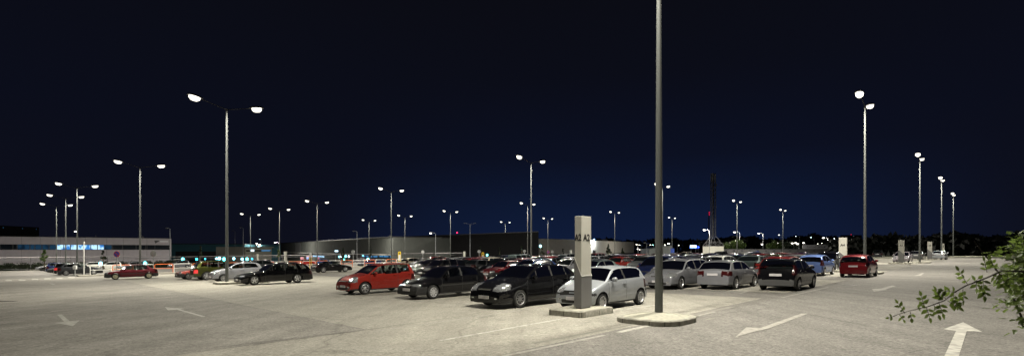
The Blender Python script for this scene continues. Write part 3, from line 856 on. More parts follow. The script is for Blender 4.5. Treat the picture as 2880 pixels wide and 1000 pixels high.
# pale hall on the right
fp = Facade('pale_hall', 'pale low hall brightly lit at one corner behind the A2 pylon', px(1517, 222), px(1783, 320), -2.6)
zt = 4.9 + CAMZ + 2.6
fp.box('wall', 0, fp.len, 0, 50, -1, zt, M_PALE)
fp.box('roof', -.1, fp.len + .1, -.12, 50, zt, zt + .2, M_TRIM)
fp.box('plinth_band', 0, fp.len, -.3, -.02, -.9, fp.zz(1650, 712), M_TRIM)
fp.box('roof_unit', fp.sx(1697), fp.sx(1714), 1, 4, zt + .2, zt + 1.0, M_TRIM)
fp.box('door', fp.sx(1668), fp.sx(1675), -.1, -.01, 0, fp.zz(1671, 702), M_MULL)
# grandstand like distant roof left of the near pole
x, y = px(1826, 190)
q = MB(); 
q.v = [(0, 0, 0), (9, 0, 0), (9, 0, 4.6), (0, 0, 3.2), (0, 12, 0), (9, 12, 0), (9, 12, 4.6), (0, 12, 3.2)]
q.f = [(0, 1, 2, 3), (1, 5, 6, 2), (5, 4, 7, 6), (4, 0, 3, 7), (3, 2, 6, 7)]; q.m = [0] * 5
o = q.obj('shed', mat('shed_grey', (.22, .24, .24), .5), loc=(x, y, G(x, y) - .2))
tag(o, 'small grey shed with a sloping roof just left of the tall near pole', 'shed')

# vertical blue bright sign on post
x, y = px(1950, 200); g = G(x, y)
rt = thing('lit_sign', 'glowing blue white advertising sign left of the lattice tower', 'sign', (x, y, g))
q = MB(); h = zat(692, 200) - g; q.tube((-1, 0, 0), (-1, 0, h - .4), .07); q.tube((1, 0, 0), (1, 0, h - .4), .07); q.obj('post', M_THIN, rt)
q = MB(); q.bbox(-1.3, 1.3, -.1, .1, h - .55, h + .5, .05); q.obj('sign_box', emit('blue_white_sign', (.45, .65, 1), 4), rt)
q = MB(); q.box(-1.5, 1.5, -.05, .12, h - .75, h - .56); q.obj('lower_edge', emit('blue_edge', (.02, .1, 1), 3), rt)

# lattice tower with pyramid foot on white base
t0 = 150.; x, y = px(2006, t0); g = G(x, y)
rt = thing('lattice_tower', 'tall dark lattice tower on a pyramid frame above a white base', 'tower', (x, y, g), math.radians(12))
M_LAT = mat('tower_steel', (.16, .16, .17), .6, metal=.4)
M_LATD = mat('tower_dark_steel', (.03, .03, .035), .7)
s = t0 / F
hb = zat(692, t0) - g; hp = zat(665, t0) - g; ht = zat(487, t0) - g
q = MB(); q.bbox(-2.25, 2.25, -2.0, 2.0, -.1, hb, .02); q.obj('base', mat('white_render', (.66, .65, .58), .7, noise=.04, nscale=1), rt)
q = MB()
cs = [(-1, -1), (1, -1), (1, 1), (-1, 1)]
for (a, c_) in cs: q.tube((a * 2.3, c_ * 2.0, hb), (a * .65, c_ * .65, hp), .09, .09, 6)
for i in range(4):
    a = cs[i]; c_ = cs[(i + 1) % 4]
    for f_ in (.0, .45, 1.0):
        w = 2.3 + (.65 - 2.3) * f_; w2 = 2.0 + (.65 - 2.0) * f_; z = hb + .1 + (hp - hb - .1) * f_
        q.tube((a[0] * w, a[1] * w2, z), (c_[0] * w, c_[1] * w2, z), .06, .06, 6)
    w = 2.3 - 1.65 * .45; w2 = 2 - 1.35 * .45; z = hb + (hp - hb) * .45
    m_ = ((a[0] + c_[0]) / 2 * 2.3, (a[1] + c_[1]) / 2 * 2.0, hb + .1)
    q.tube((a[0] * w, a[1] * w2, z), m_, .05, .05, 6); q.tube((c_[0] * w, c_[1] * w2, z), m_, .05, .05, 6)
q.obj('pyramid_frame', M_LAT, rt)
q = MB()
hm = zat(512, t0) - g
for (a, c_) in cs: q.tube((a * .5, c_ * .5, hp), (a * .5, c_ * .5, hm), .12, .12, 6)
n = 14
for k in range(n):
    z0_ = hp + (hm - hp) * k / n; z1_ = hp + (hm - hp) * (k + 1) / n
    for i in range(4):
        a = cs[i]; c_ = cs[(i + 1) % 4]
        q.tube((a[0] * .5, a[1] * .5, z0_), (c_[0] * .5, c_[1] * .5, z1_), .05, .05, 5)
        q.tube((a[0] * .5, a[1] * .5, z1_), (c_[0] * .5, c_[1] * .5, z1_), .05, .05, 5)
q.obj('lattice_mast', M_LATD, rt)
q = MB()
for (a, c_) in ((-1, -1), (1, -1), (1, 1), (-1, 1)): q.bbox(a * .4 - .16, a * .4 + .16, c_ * .4 - .12, c_ * .4 + .12, hm, ht, .04)
q.obj('antenna', mat('antenna_cream', (.10, .10, .085), .6), rt)
q = MB(); q.tube((1.0, 0, hm - .8), (1.0, .3, hm - .8), .3, .3, 12); q.obj('dish', M_LAT, rt)
# slim mast with red lights
t0 = 260.; x, y = px(1993.5, t0); g = G(x, y); h = zat(593, t0) - g
rt = thing('transmitter_mast', 'slim dark mast with two red lights left of the lattice tower', 'mast', (x, y, g))
q = MB(); q.tube((0, 0, 0), (0, 0, h), .34, .28, 10); q.obj('shaft', mat('dark_mast', (.012, .012, .015), .7), rt)
for Y in (597, 603):
    q = MB(); z = zat(Y, t0) - g; q.lathe([(.001, -.26), (.2, -.16), (.26, 0), (.2, .16), (.001, .26)], 10, o=(0, -.6, z)); q.obj('red_light', emit('red_lamp', (1, .01, .08), 1.3), rt, 60)
for (X, Y, t0, lab) in ((2394, 659, 300, 'small red light on a thin mast above the A4 pylon'),):
    x, y = px(X, t0); g = G(x, y); h = zat(Y, t0) - g
    rt = thing('beacon_mast', lab, 'beacon', (x, y, g))
    q = MB(); q.tube((0, 0, 0), (0, 0, h), .1, .08, 6); q.obj('post', M_LATD, rt)
    q = MB(); q.lathe([(.001, -.3), (.28, 0), (.001, .3)], 8, o=(0, 0, h)); q.obj('red_light', emit('red_lamp', (1, .02, .05), 1.2), rt)

# distant apartment block with lit windows
fa = Facade('apartment_block', 'distant dark apartment block with scattered lit windows right of A4', px(2396, 420), px(2424, 425), -2)
hh = fa.zz(2410, 660)
fa.box('wall', 0, fa.len, 0, 10, -3, hh, mat('night_render', (.03, .03, .035), .8))
for (X, Y, k) in ((2400, 664, 1), (2407, 667, 2), (2413, 665, 1), (2399, 672, 3), (2408, 674, 1), (2416, 669, 3), (2403, 668, 1), (2419, 675, 2), (2412, 671, 1)):
    xa = fa.sx(X); z = fa.zz(X, Y); fa.box('window', xa - .45, xa + .45, -.1, -.02, z - .45, z + .45, emit('lit_window', (.6, .8, 1) if k != 2 else (1, .9, .7), .5 * k))

# long low wall with lettered board
fl_ = Facade('low_wall_building', 'long low grey building with small square openings behind the cars', px(2024, 150), px(2392, 162), -1.9)
hw = fl_.zz(2200, 700)
fl_.box('wall', 0, fl_.len, 0, 8, -.8, hw, clad('pale_blocks', (.15, .148, .155), .5))
fl_.box('roof_edge', -.05, fl_.len + .05, -.08, 8.1, hw, hw + .08, M_MULL)
for i in range(16):
    X = 2042 + i * 22.5
    xa = fl_.sx(X); fl_.box('vent', xa - .35, xa + .35, -.03, -.002, hw - .62, hw - .32, M_TRIM)
    if i % 3 != 1:
        xa = fl_.sx(X - 7); fl_.box('window', xa - .5, xa + .5, -.04, -.002, hw - 1.7, hw - 1.15, M_TRIM)
bd = fl_.box('sign_board', fl_.sx(2256), fl_.sx(2331), -.25, -.1, hw + .1, fl_.zz(2290, 688), mat('board', (.42, .42, .46), .5))
tm = text_mesh('PLASTOVÉ CENTRUM', .95, M_MULL, .01)
o = link('lettering', tm, bd, ((fl_.sx(2256) + fl_.sx(2331)) / 2, -.26, hw + .68)); o.rotation_euler = (math.radians(90), 0, 0); o.scale = (.8, 1, 1)
q = MB(); xa = fl_.sx(2128); q.bbox(xa - .4, xa + .4, -.4, -.05, hw - 1.1, hw - .7, .05); q.obj('blue_lamp_box', emit('blue_box', (.03, .15, .9), .9), fl_.root)

# ---------------------------------------------------------------- fence, hoops, signs
M_FN = mat('fence_steel', (.10, .10, .11), .5, metal=.3)
M_FW = mat('fence_top_rail', (.22, .21, .22), .5)
def fence(lab, P, Q, h, step=6.0):
    P = Vector(P); Q = Vector(Q); d = Q - P; L = d.length
    rt = thing('perimeter_fence', lab, 'fence', (P.x, P.y, G(*P)), math.atan2(d.y, d.x))
    zq = lambda s_: G(*(P + d * s_ / L)) - G(*P)
    q = MB(); q2 = MB(); n = int(L / step)
    for i in range(n):
        a, c_ = i * L / n, (i + 1) * L / n
        q.tube((a, 0, zq(a) + h), (c_, 0, zq(c_) + h), .09, .09, 6)
        q2.tube((a, 0, zq(a) + h - .45), (c_, 0, zq(c_) + h - .45), .04, .04, 6)
        q2.tube((a, 0, zq(a) + .3), (c_, 0, zq(c_) + .3), .03, .03, 6)
    q.obj('top_rail', M_FW, rt); q2.obj('lower_rail', M_FN, rt)
    for i in range(min(n + 1, 60)):
        a = i * L / n; p = MB(); p.box(-.05, .05, -.05, .05, -.05, h); p.obj('post', M_FN, rt, loc=(a, 0, zq(a)))
fence('high railing fence in front of the white office', px(-40, 92), px(480, 118), 2.55)
fence('long pale topped railing in front of the teal and grey halls', px(481, 118.5), px(1300, 128), 2.35)

M_WR = mat('white_tube', (.75, .74, .72), .4)
M_OR = mat('orange_tube', (.72, .16, .04), .4)
def hoop(i, u, v, L=1.95, h=1.12):
    c_ = uv(u, v); g = G(*c_)
    white = i % 2 == 0
    n = i // 2 + 1
    rt = thing('hoop_barrier', f"{'white' if white else 'orange'} tubular hoop barrier, {ORD[n]} {'white' if white else 'orange'} one from the left along the kerb", 'barrier',
               (c_[0], c_[1], g + .1), math.radians(45), 'white and orange hoop barriers along the kerb')
    dz = (G(*uv(u + L, v)) - g)
    q = MB(); r = .14
    pts = [(0, 0, 0), (0, 0, h - r), (r * .3, 0, h - r * .3), (r, 0, h), (L - r, 0, h + dz), (L - r * .3, 0, h - r * .3 + dz), (L, 0, h - r + dz), (L, 0, dz)]
    q.path(pts, .04, 8); q.obj('hoop', M_WR if white else M_OR, rt, 40)
    q = MB(); q.tube((.02, 0, h * .52), (L - .02, 0, h * .52 + dz), .03, .03, 8); q.obj('cross_rail', M_WR if white else M_OR, rt)
for i in range(24): hoop(i, 5.6 + 2.07 * i, -76)

M_SG = mat('sign_back', (.40, .41, .42), .5, metal=.4)
M_RED = mat('sign_red', (.6, .05, .05), .4); M_BLU = mat('sign_blue', (.05, .1, .45), .4)
M_YEL = mat('sign_yellow', (.75, .52, .03), .4); M_SWH = mat('sign_white', (.7, .7, .7), .4)
def round_sign(lab, X, Y, t, r=.33, face=None):
    x, y = px(X, t); g = G(x, y); h = zat(Y, t) - g
    rt = thing('round_sign', lab, 'road sign', (x, y, g), 0, 'round road signs on posts')
    q = MB(); q.tube((0, .03, 0), (0, .03, h - .1), .035, .035, 8); q.obj('post', M_SG, rt)
    q = MB(); q.lathe([(.001, -.0), (r * .98, 0), (r, .01), (r, .02), (.001, .021)], 24, axis='y', o=(0, 0, h)); q.obj('disc', M_RED if face else M_SG, rt)
    if face:
        q = MB(); q.lathe([(.001, -.006), (r * .8, -.006), (r * .8, .0)], 24, axis='y', o=(0, 0, h)); q.obj('blue_field', M_BLU, rt)
        q = MB(); d = r * .78 * .707; w = r * .1
        q.face([(-d - w, -.009, h + d - w), (-d + w, -.009, h + d + w), (d + w, -.009, h - d + w), (d - w, -.009, h - d - w)][::-1]); q.obj('red_bar', M_RED, rt)
round_sign('round red and blue no stopping sign behind the dark red hatchback', 328, 713.5, 52, .33, 1)
round_sign('grey back of a large round sign right of the dark red hatchback roof', 431, 712.5, 55, .36)
round_sign('grey round sign left of the red hatchback above the hoops', 993, 707.5, 80, .32)
round_sign('grey round sign left of the black family hatchback roof', 1189, 707.5, 92, .31)
round_sign('grey round sign beside the yellow oval sign and red car roof', 1347.5, 706.5, 92, .31)
round_sign('dark grey round sign left of the twin masts', 1475, 705.5, 100, .3)
round_sign('small red and blue round sign at the mast left of A2', 1542, 708, 105, .3, 1)
round_sign('grey round sign just left of the A2 pylon', 1553, 706.5, 105, .3)
def yellow_sign(lab, X, Yt, t, w=.5, h=1.7):
    x, y = px(X, t); g = G(x, y); top = zat(Yt, t) - g
    rt = thing('oval_sign', lab, 'sign', (x, y, g), 0, 'yellow round topped signs')
    def pl(s_, y0):
        pts = []
        for i in range(13):
            a = math.pi * i / 12
            pts.append((w / 2 * s_ * math.cos(a), y0, top - w / 2 + w / 2 * s_ * math.sin(a)))
        pts += [(-w / 2 * s_, y0, top - h), (w / 2 * s_, y0, top - h)]
        return pts
    q = MB(); a = pl(1, 0); c_ = pl(1, .06); n = len(a)
    q.face(a); q.face(c_[::-1])
    for i in range(n):
        j = (i + 1) % n; q.face([a[i], c_[i], c_[j], a[j]])
    q.obj('board', M_YEL, rt)
    q = MB(); q.box(-w * .36, w * .36, -.012, -.003, top - h + .1, top - w * 1.25); q.obj('white_panel', M_SWH, rt)
    q = MB(); q.box(-w * .2, w * .2, -.014, -.004, top - w * .95, top - w * .5); q.obj('symbol', M_BLK, rt)
    q = MB(); q.tube((-.15, .03, 0), (-.15, .03, top - h + .05), .03); q.tube((.15, .03, 0), (.15, .03, top - h + .05), .03); q.obj('post', M_SG, rt)
yellow_sign('yellow round topped sign above the red hatchback rear roof', 1123.5, 706, 85, .5)
yellow_sign('yellow round topped sign right of the grey round sign and red roof', 1415 - 57, 708, 95, .5)
# yellow shelter frame behind the black coupe
x, y = px(873, 62); g = G(x, y)
rt = thing('shelter_frame', 'yellow post frame with a small head panel behind the black coupe', 'sign', (x, y, g))
h = zat(710, 62) - g
q = MB(); q.tube((-.1, 0, 0), (-.1, 0, h), .035); q.tube((.1, 0, 0), (.1, 0, h), .035); q.obj('post', M_YEL, rt)
q = MB(); q.bbox(-.14, .14, -.05, .05, h - .55, h, .01); q.obj('head_panel', M_SWH, rt)
# payment column and thin white post at the left
x, y = gp(211, 775); g = G(x, y)
rt = thing('ticket_box', 'small pale ticket box on a post beside the dark hatchback', 'ticket machine', (x, y, g))
q = MB(); q.tube((0, 0, 0), (0, 0, .9), .05); q.obj('post', M_SG, rt)
q = MB(); q.bbox(-.2, .2, -.1, .1, .8, 1.25, .03); q.obj('cabinet', M_SWH, rt)
x, y = gp(236, 773)
rt = thing('height_post', 'slender white pole left of the first white hoop', 'post', (x, y, G(x, y)))
q = MB(); q.tube((0, 0, 0), (0, 0, 4.2), .06, .05, 10); q.bbox(-.09, .09, -.02, .08, 3.95, 4.2, .01); q.obj('shaft', M_WR, rt, 40)
# small adverts under the grey hall
for (X0, X1, Y0, Y1, t, c_, lab) in ((845, 854, 722, 729.5, 120, (.45, .2, .25), 'small pink and white board under the grey hall'),
                                     (893, 898, 722, 728.5, 118, (.45, .15, .25), 'small pink board beside the mast above the coupe'),
                                     (862, 868, 722, 729, 110, (.3, .5, .9), 'glowing blue panel left of the yellow frame'),
                                     (862, 878, 719, 722, 112, (.9, .5, .45), 'glowing pink sign strip behind the yellow frame')):
    x0, y0 = px(X0, t); x1, y1 = px(X1, t); g = G(x0, y0)
    rt = thing('advert_board', lab, 'advert board', ((x0 + x1) / 2, t, g)); w = (x1 - x0) / 2
    q = MB(); q.bbox(-w, w, -.06, .06, zat(Y1, t) - g, zat(Y0, t) - g, .02)
    q.obj('panel', emit('advert_light', c_, 1.2) if 'glow' in lab else mat('advert', c_, .5), rt)
    q = MB(); q.tube((-w * .6, 0, 0), (-w * .6, 0, zat(Y1, t) - g + .02), .04); q.tube((w * .6, 0, 0), (w * .6, 0, zat(Y1, t) - g + .02), .04); q.obj('post', M_SG, rt)
# blue road sign near right mast
x, y = px(1890.5, 120); g = G(x, y); h = zat(704, 120) - g
rt = thing('direction_sign', 'blue square road sign on the mast right of the near pole', 'road sign', (x, y, g))
q = MB(); q.box(-.45, .45, -.2, -.17, h - .55, h + .55, M=Matrix.Translation((0, 0, 0))); q.obj('panel', M_BLU, rt)
q = MB(); q.tube((0, -.14, 0), (0, -.14, h + .4), .04); q.obj('post', M_SG, rt)

# ---------------------------------------------------------------- trees, hedge, woods, bush
def leafmat(name, col, tr=.35):
    m = bpy.data.materials.new(name); m.use_nodes = True
    n = m.node_tree.nodes; l = m.node_tree.links
    p = n['Principled BSDF']; o = n['Material Output']
    t = n.new('ShaderNodeNewGeometry')
    r = n.new('ShaderNodeMapRange'); r.inputs[3].default_value = .35; r.inputs[4].default_value = 1.6
    l.new(t.outputs['Random Per Island'], r.inputs[0])
    v = n.new('ShaderNodeVectorMath'); v.operation = 'SCALE'; v.inputs[0].default_value = col
    l.new(r.outputs[0], v.inputs['Scale']); l.new(v.outputs[0], p.inputs['Base Color'])
    p.inputs['Roughness'].default_value = .42
    tr_ = n.new('ShaderNodeBsdfTranslucent'); l.new(v.outputs[0], tr_.inputs[0])
    mx_ = n.new('ShaderNodeMixShader'); mx_.inputs[0].default_value = tr
    l.new(p.outputs[0], mx_.inputs[1]); l.new(tr_.outputs[0], mx_.inputs[2]); l.new(mx_.outputs[0], o.inputs[0])
    return m
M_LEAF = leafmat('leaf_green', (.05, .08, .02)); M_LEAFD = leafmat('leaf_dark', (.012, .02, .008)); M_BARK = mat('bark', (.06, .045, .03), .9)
def leafquad(b_, p, s_, r):
    a = Vector((r.gauss(0, 1), r.gauss(0, 1), r.gauss(0, 1))).normalized()
    c_ = a.cross(Vector((r.gauss(0, 1), r.gauss(0, 1), r.gauss(0, 1)))).normalized()
    s2 = s_ * r.uniform(.7, 1.3)
    b_.face([p - a * s2, p + c_ * s2 * .5, p + a * s2, p - c_ * s2 * .5])
def crown(n, h, rad, zc, leaf, shape='round', seed=1):
    r = random.Random(seed); b_ = MB()
    clumps = []
    for i in range(max(6, n // 60)):
        if shape == 'cone':
            f_ = r.random() ** .8; rr = rad * (1 - f_) * .9
            z = zc - h / 2 + f_ * h; a = r.uniform(0, 6.28); q_ = rr * math.sqrt(r.random())
            clumps.append((Vector((q_ * math.cos(a), q_ * math.sin(a), z)), rad * (.18 + .22 * (1 - f_))))
        else:
            d = Vector((r.gauss(0, 1), r.gauss(0, 1), r.gauss(0, 1))).normalized() * r.random() ** .4
            clumps.append((Vector((d.x * rad * .8, d.y * rad * .8, zc + d.z * h * .42)), rad * r.uniform(.18, .36)))
    for i in range(n):
        c_, cr = clumps[r.randrange(len(clumps))]
        d = Vector((r.gauss(0, 1), r.gauss(0, 1), r.gauss(0, 1))).normalized() * cr * r.random() ** .45
        leafquad(b_, c_ + d, leaf, r)
    return b_
def tree(lab, X, Ytop, Ybot, t, wpx, m, shape='round', n=900, leaf=.16, seed=1, name='tree'):
    x, y = px(X, t); g = G(x, y)
    top = zat(Ytop, t) - g; bot = max(.3, zat(Ybot, t) - g)
    rt = thing(name, lab, 'tree', (x, y, g), 0, 'trees around the car park')
    q = MB(); q.tube((0, 0, -.1), (0, 0, bot + (top - bot) * .6), .1 + .01 * top, .03, 8)
    r = random.Random(seed)
    for i in range(5):
        a = r.uniform(0, 6.28); z = bot + (top - bot) * r.uniform(0, .4); w = wpx / 2 * t / F * .6
        q.tube((0, 0, z), (w * math.cos(a), w * math.sin(a), z + w * .7), .05, .015, 6)
    q.obj('trunk', M_BARK, rt, 40)
    crown(n, top - bot, wpx / 2 * t / F, (top + bot) / 2, leaf, shape, seed).obj('crown', m, rt)
tree('small round green tree at the left before the white office', 125, 700, 732, 88, 22, M_LEAF, 'cone', 900, .12, 3)
tree('small sparse tree near the no stopping sign before the office', 290, 704, 732, 88, 20, M_LEAFD, 'cone', 500, .12, 4)
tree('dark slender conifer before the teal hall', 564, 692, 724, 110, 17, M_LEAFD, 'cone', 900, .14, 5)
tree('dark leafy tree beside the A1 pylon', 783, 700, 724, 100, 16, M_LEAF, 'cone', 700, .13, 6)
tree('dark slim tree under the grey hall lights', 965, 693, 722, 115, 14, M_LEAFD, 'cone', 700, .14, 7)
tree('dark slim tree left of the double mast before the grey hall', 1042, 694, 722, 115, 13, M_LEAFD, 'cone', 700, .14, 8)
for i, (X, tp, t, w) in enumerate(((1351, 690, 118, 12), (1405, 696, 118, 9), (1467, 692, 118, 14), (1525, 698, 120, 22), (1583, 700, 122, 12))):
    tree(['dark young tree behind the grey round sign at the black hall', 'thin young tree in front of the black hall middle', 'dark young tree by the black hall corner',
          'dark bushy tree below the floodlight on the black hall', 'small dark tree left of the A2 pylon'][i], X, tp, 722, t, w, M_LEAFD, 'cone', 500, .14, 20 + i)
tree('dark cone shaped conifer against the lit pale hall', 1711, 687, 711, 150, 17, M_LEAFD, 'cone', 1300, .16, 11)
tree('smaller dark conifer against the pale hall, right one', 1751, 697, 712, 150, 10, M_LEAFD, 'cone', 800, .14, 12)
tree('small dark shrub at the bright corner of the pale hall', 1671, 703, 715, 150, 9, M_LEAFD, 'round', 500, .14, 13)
tree('round green tree behind the low wall beside the lattice tower', 2066, 673, 706, 165, 64, M_LEAF, 'round', 3500, .2, 14)
tree('second green tree behind the low wall, in shade', 2178, 676, 706, 168, 52, M_LEAF, 'round', 2600, .2, 15)
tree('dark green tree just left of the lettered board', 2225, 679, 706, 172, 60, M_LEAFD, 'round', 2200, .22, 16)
# clipped hedge before the office
rt = thing('hedge', 'low dark clipped hedge running in front of the white office', 'hedge', (*px(-30, 95), G(*px(-30, 95))))
r = random.Random(9); q = MB(); P0 = Vector(px(-30, 95)); P1 = Vector(px(520, 108)); gz = G(*P0)
for i in range(9000):
    s_ = r.random(); p = P0 + (P1 - P0) * s_; dz = G(p.x, p.y) - gz
    leafquad(q, Vector((p.x - P0.x + r.uniform(-.5, .5), p.y - P0.y + r.uniform(-.5, .5), dz + r.random() ** .6 * (1.35 + .25 * math.sin(s_ * 90)))), .13, r)
q.obj('foliage', M_LEAFD, rt)
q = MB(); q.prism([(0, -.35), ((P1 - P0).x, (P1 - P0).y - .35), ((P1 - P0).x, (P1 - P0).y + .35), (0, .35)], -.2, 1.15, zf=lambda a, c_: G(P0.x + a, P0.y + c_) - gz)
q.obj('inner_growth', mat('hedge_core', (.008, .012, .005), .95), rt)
# far woods closing the view
r = random.Random(11); q = MB()
def woods(Xa, ta, Xb, tb, ha, hb_, n, leaf=.9):
    for i in range(n):
        s_ = r.random(); X = Xa + (Xb - Xa) * s_; t = (ta + (tb - ta) * s_) + r.uniform(0, 14)
        x, y = px(X, t); h = (ha + (hb_ - ha) * s_) * (1 + .10 * math.sin(X * .031) + .05 * math.sin(X * .11 + 1) + .03 * math.sin(X * .41))
        leafquad(q, Vector((x, y, G(x, y) + r.random() ** .7 * h)), leaf, r)
woods(2330, 150, 2560, 135, 4.5, 5.5, 3500); woods(2560, 135, 3000, 122, 5.5, 5.2, 7000)
woods(1960, 300, 2420, 300, 9, 11, 4200, 1.6); woods(1100, 520, 2000, 480, 12, 12, 2500, 3)
o = q.obj('woods', leafmat('night_woods', (.006, .008, .006), .1)); o['kind'] = 'stuff'; o['label'] = 'dark far woods closing the view at the right'
q = MB()
for (Xa, ta, Xb, tb, h) in ((2330, 170, 2560, 155, 4.0), (2560, 155, 3000, 142, 4.4), (1960, 330, 2420, 330, 9)):
    a = px(Xa, ta); c_ = px(Xb, tb); q.prism([a, c_, (c_[0], c_[1] + 6), (a[0], a[1] + 6)], -4, h, zf=lambda x_, y_: G(x_, y_))
struct(q.obj('hills', mat('night_hill', (.004, .005, .005), .95)))

# leafy bush leaning in at the right, close to the viewer
M_BL = leafmat('bush_leaf', (.115, .165, .035), .5)
M_TWIG = mat('twig', (.05, .04, .03), .8)
def leaf_shape(b_, p, d, nrm, L):
    """pointed oval leaf, six sided with a folded midrib"""
    d = d.normalized(); w = d.cross(nrm).normalized(); u_ = w.cross(d)
    k = .27 * L
    a = p; m1 = p + d * L * .35 - u_ * L * .06; m2 = p + d * L * .7 - u_ * L * .05; e_ = p + d * L - u_ * L * .1
    l1 = p + d * L * .33 + w * k; l2 = p + d * L * .68 + w * k * .75; r1_ = p + d * L * .33 - w * k; r2_ = p + d * L * .68 - w * k * .75
    i = len(b_.v); b_.v += [tuple(v_) for v_ in (a, m1, m2, e_, l1, l2, r1_, r2_)]
    for f_ in ((0, 1, 4), (1, 2, 5, 4), (2, 3, 5), (0, 6, 1), (1, 6, 7, 2), (2, 7, 3)): b_.f.append(tuple(i + j for j in f_)); b_.m.append(0)
r = random.Random(5)
bx0, by0 = 3.75, 3.2
rt = thing('leafy_bush', 'bright green leafy bush with one long twig reaching in at the right edge', 'bush', (bx0, by0, G(bx0, by0)))
gz = G(bx0, by0)
def W2L(v_): return Vector((v_[0] - bx0, v_[1] - by0, v_[2] - gz))
st = MB()
for i in range(9):
    a = r.uniform(0, 6.28); p = Vector((r.uniform(-.1, .1), r.uniform(-.1, .1), 0)); q_ = p
    for k in range(6):
        nx = q_ + Vector((math.cos(a) * .09, math.sin(a) * .09, .32)) + Vector((r.gauss(0, .04), r.gauss(0, .04), 0))
        st.tube(q_, nx, .016 - .002 * k, .014 - .002 * k, 6); q_ = nx
st.obj('stem', M_TWIG, rt, 60)
lv = MB()
sub = []
for i in range(170):
    # clusters of the mass: screen outline widens to the right edge
    X = 2880 - abs(r.gauss(0, 1)) * 26 + r.uniform(-6, 90); Y = r.uniform(672, 838)
    lim = 2800 + 0.0 * Y
    edge = {0: 2862, 1: 2830, 2: 2822, 3: 2832, 4: 2842, 5: 2862, 6: 2880}[int(cl((Y - 655) / 28, 0, 6))]
    if X < edge: X = edge + r.uniform(0, 30)
    t = r.uniform(2.9, 3.7)
    sub.append((X, Y, t))
for i in range(26):
    sub.append((r.uniform(2862, 2960), r.uniform(838, 905), r.uniform(2.9, 3.5)))
sub += [(2876, 652, 3.2), (2866, 657, 3.2)]
for (X, Y, t) in sub:
    c_ = W2L((*px(X, t), zat(Y, t)))
    ax = Vector((r.gauss(-.4, .6), r.gauss(0, .5), r.gauss(-.05, .35))).normalized()
    n_ = r.choice((5, 7, 7, 9))
    for k in range(n_ // 2):
        p = c_ + ax * k * .035
        sd = ax.cross(Vector((r.gauss(0, .3), r.gauss(0, .3), 1))).normalized()
        for sg_ in (-1, 1):
            leaf_shape(lv, p, sd * sg_ + ax * .5 + Vector((0, 0, r.gauss(0, .25))), Vector((r.gauss(0, .35), r.gauss(0, .35), 1)).normalized(), r.uniform(.038, .06))
    leaf_shape(lv, c_ + ax * (n_ // 2) * .035, ax, Vector((0, .2, 1)), .05)
lv.obj('foliage', M_BL, rt)
# the long twig
tw = MB(); tl = MB()
pts = [(2880, 762), (2826, 761), (2790, 772), (2755, 784), (2722, 802), (2690, 822), (2650, 843), (2605, 860), (2560, 875), (2516, 888)]
P3 = [W2L((*px(X, 2.75 - .0 * i), zat(Y, 2.75))) + Vector((0, .02 * math.sin(i * 1.7), 0)) for i, (X, Y) in enumerate(pts)]
for i in range(len(P3) - 1): tw.tube(P3[i], P3[i + 1], .0052 - .0004 * i, .0048 - .0004 * i, 6)
def leaflet(X, Y, dirx, dirz, n_=5, L=.045, face=.3):
    L *= .8
    c_ = W2L((*px(X, 2.75), zat(Y, 2.75)))
    ax = Vector((dirx, r.uniform(-.2, .2), dirz)).normalized()
    tw.tube(c_, c_ + ax * .03 * (n_ // 2 + .5), .0016, .001, 5)
    for k in range(n_ // 2):
        p = c_ + ax * (.018 + .026 * k)
        for sg_ in (-1, 1):
            sd = Vector((-ax.z, 0, ax.x)) * sg_
            leaf_shape(tl, p, sd + ax * .6 + Vector((0, r.gauss(0, .3), 0)), Vector((r.gauss(0, .2), -1, face + r.gauss(0, .4))).normalized(), L * r.uniform(.8, 1.15))
    leaf_shape(tl, c_ + ax * .026 * (n_ // 2 + .4), ax, Vector((r.gauss(0, .2), -1, face)).normalized(), L)
for a in ((2800, 760, -.2, .8, 5), (2776, 765, -.3, 1, 5, .05), (2790, 772, .3, -.2, 5), (2765, 780, .1, -1, 5), (2722, 800, -.5, .9, 7, .045), (2745, 790, .1, -1, 3), (2760, 800, .3, -1, 5, .055),
          (2770, 815, .2, -1, 3), (2690, 822, -.9, .15, 7), (2708, 812, .2, -1, 5, .05), (2680, 826, .3, -.9, 5), (2660, 838, -.8, .5, 5), (2700, 830, .1, -1, 3, .055), (2640, 848, .2, -1, 5, .05),
          (2650, 843, -.6, .9, 5, .045), (2665, 845, .9, -.6, 5, .05), (2625, 853, .3, -1, 5, .045), (2600, 861, -.3, .8, 5), (2605, 860, .2, -1, 5), (2575, 870, .8, .5, 5), (2560, 875, .2, -1, 3, .04),
          (2545, 880, -.4, .7, 5, .04), (2530, 884, .5, -.6, 3, .035), (2516, 888, -1, -.2, 3, .03), (2735, 795, .6, .5, 3), (2815, 762, .2, -.9, 7, .05), (2832, 765, .1, -1, 7, .05)):
    leaflet(*a)
w = tw.obj('twig', M_TWIG, rt, 60); tl.obj('twig_leaves', M_BL, w)

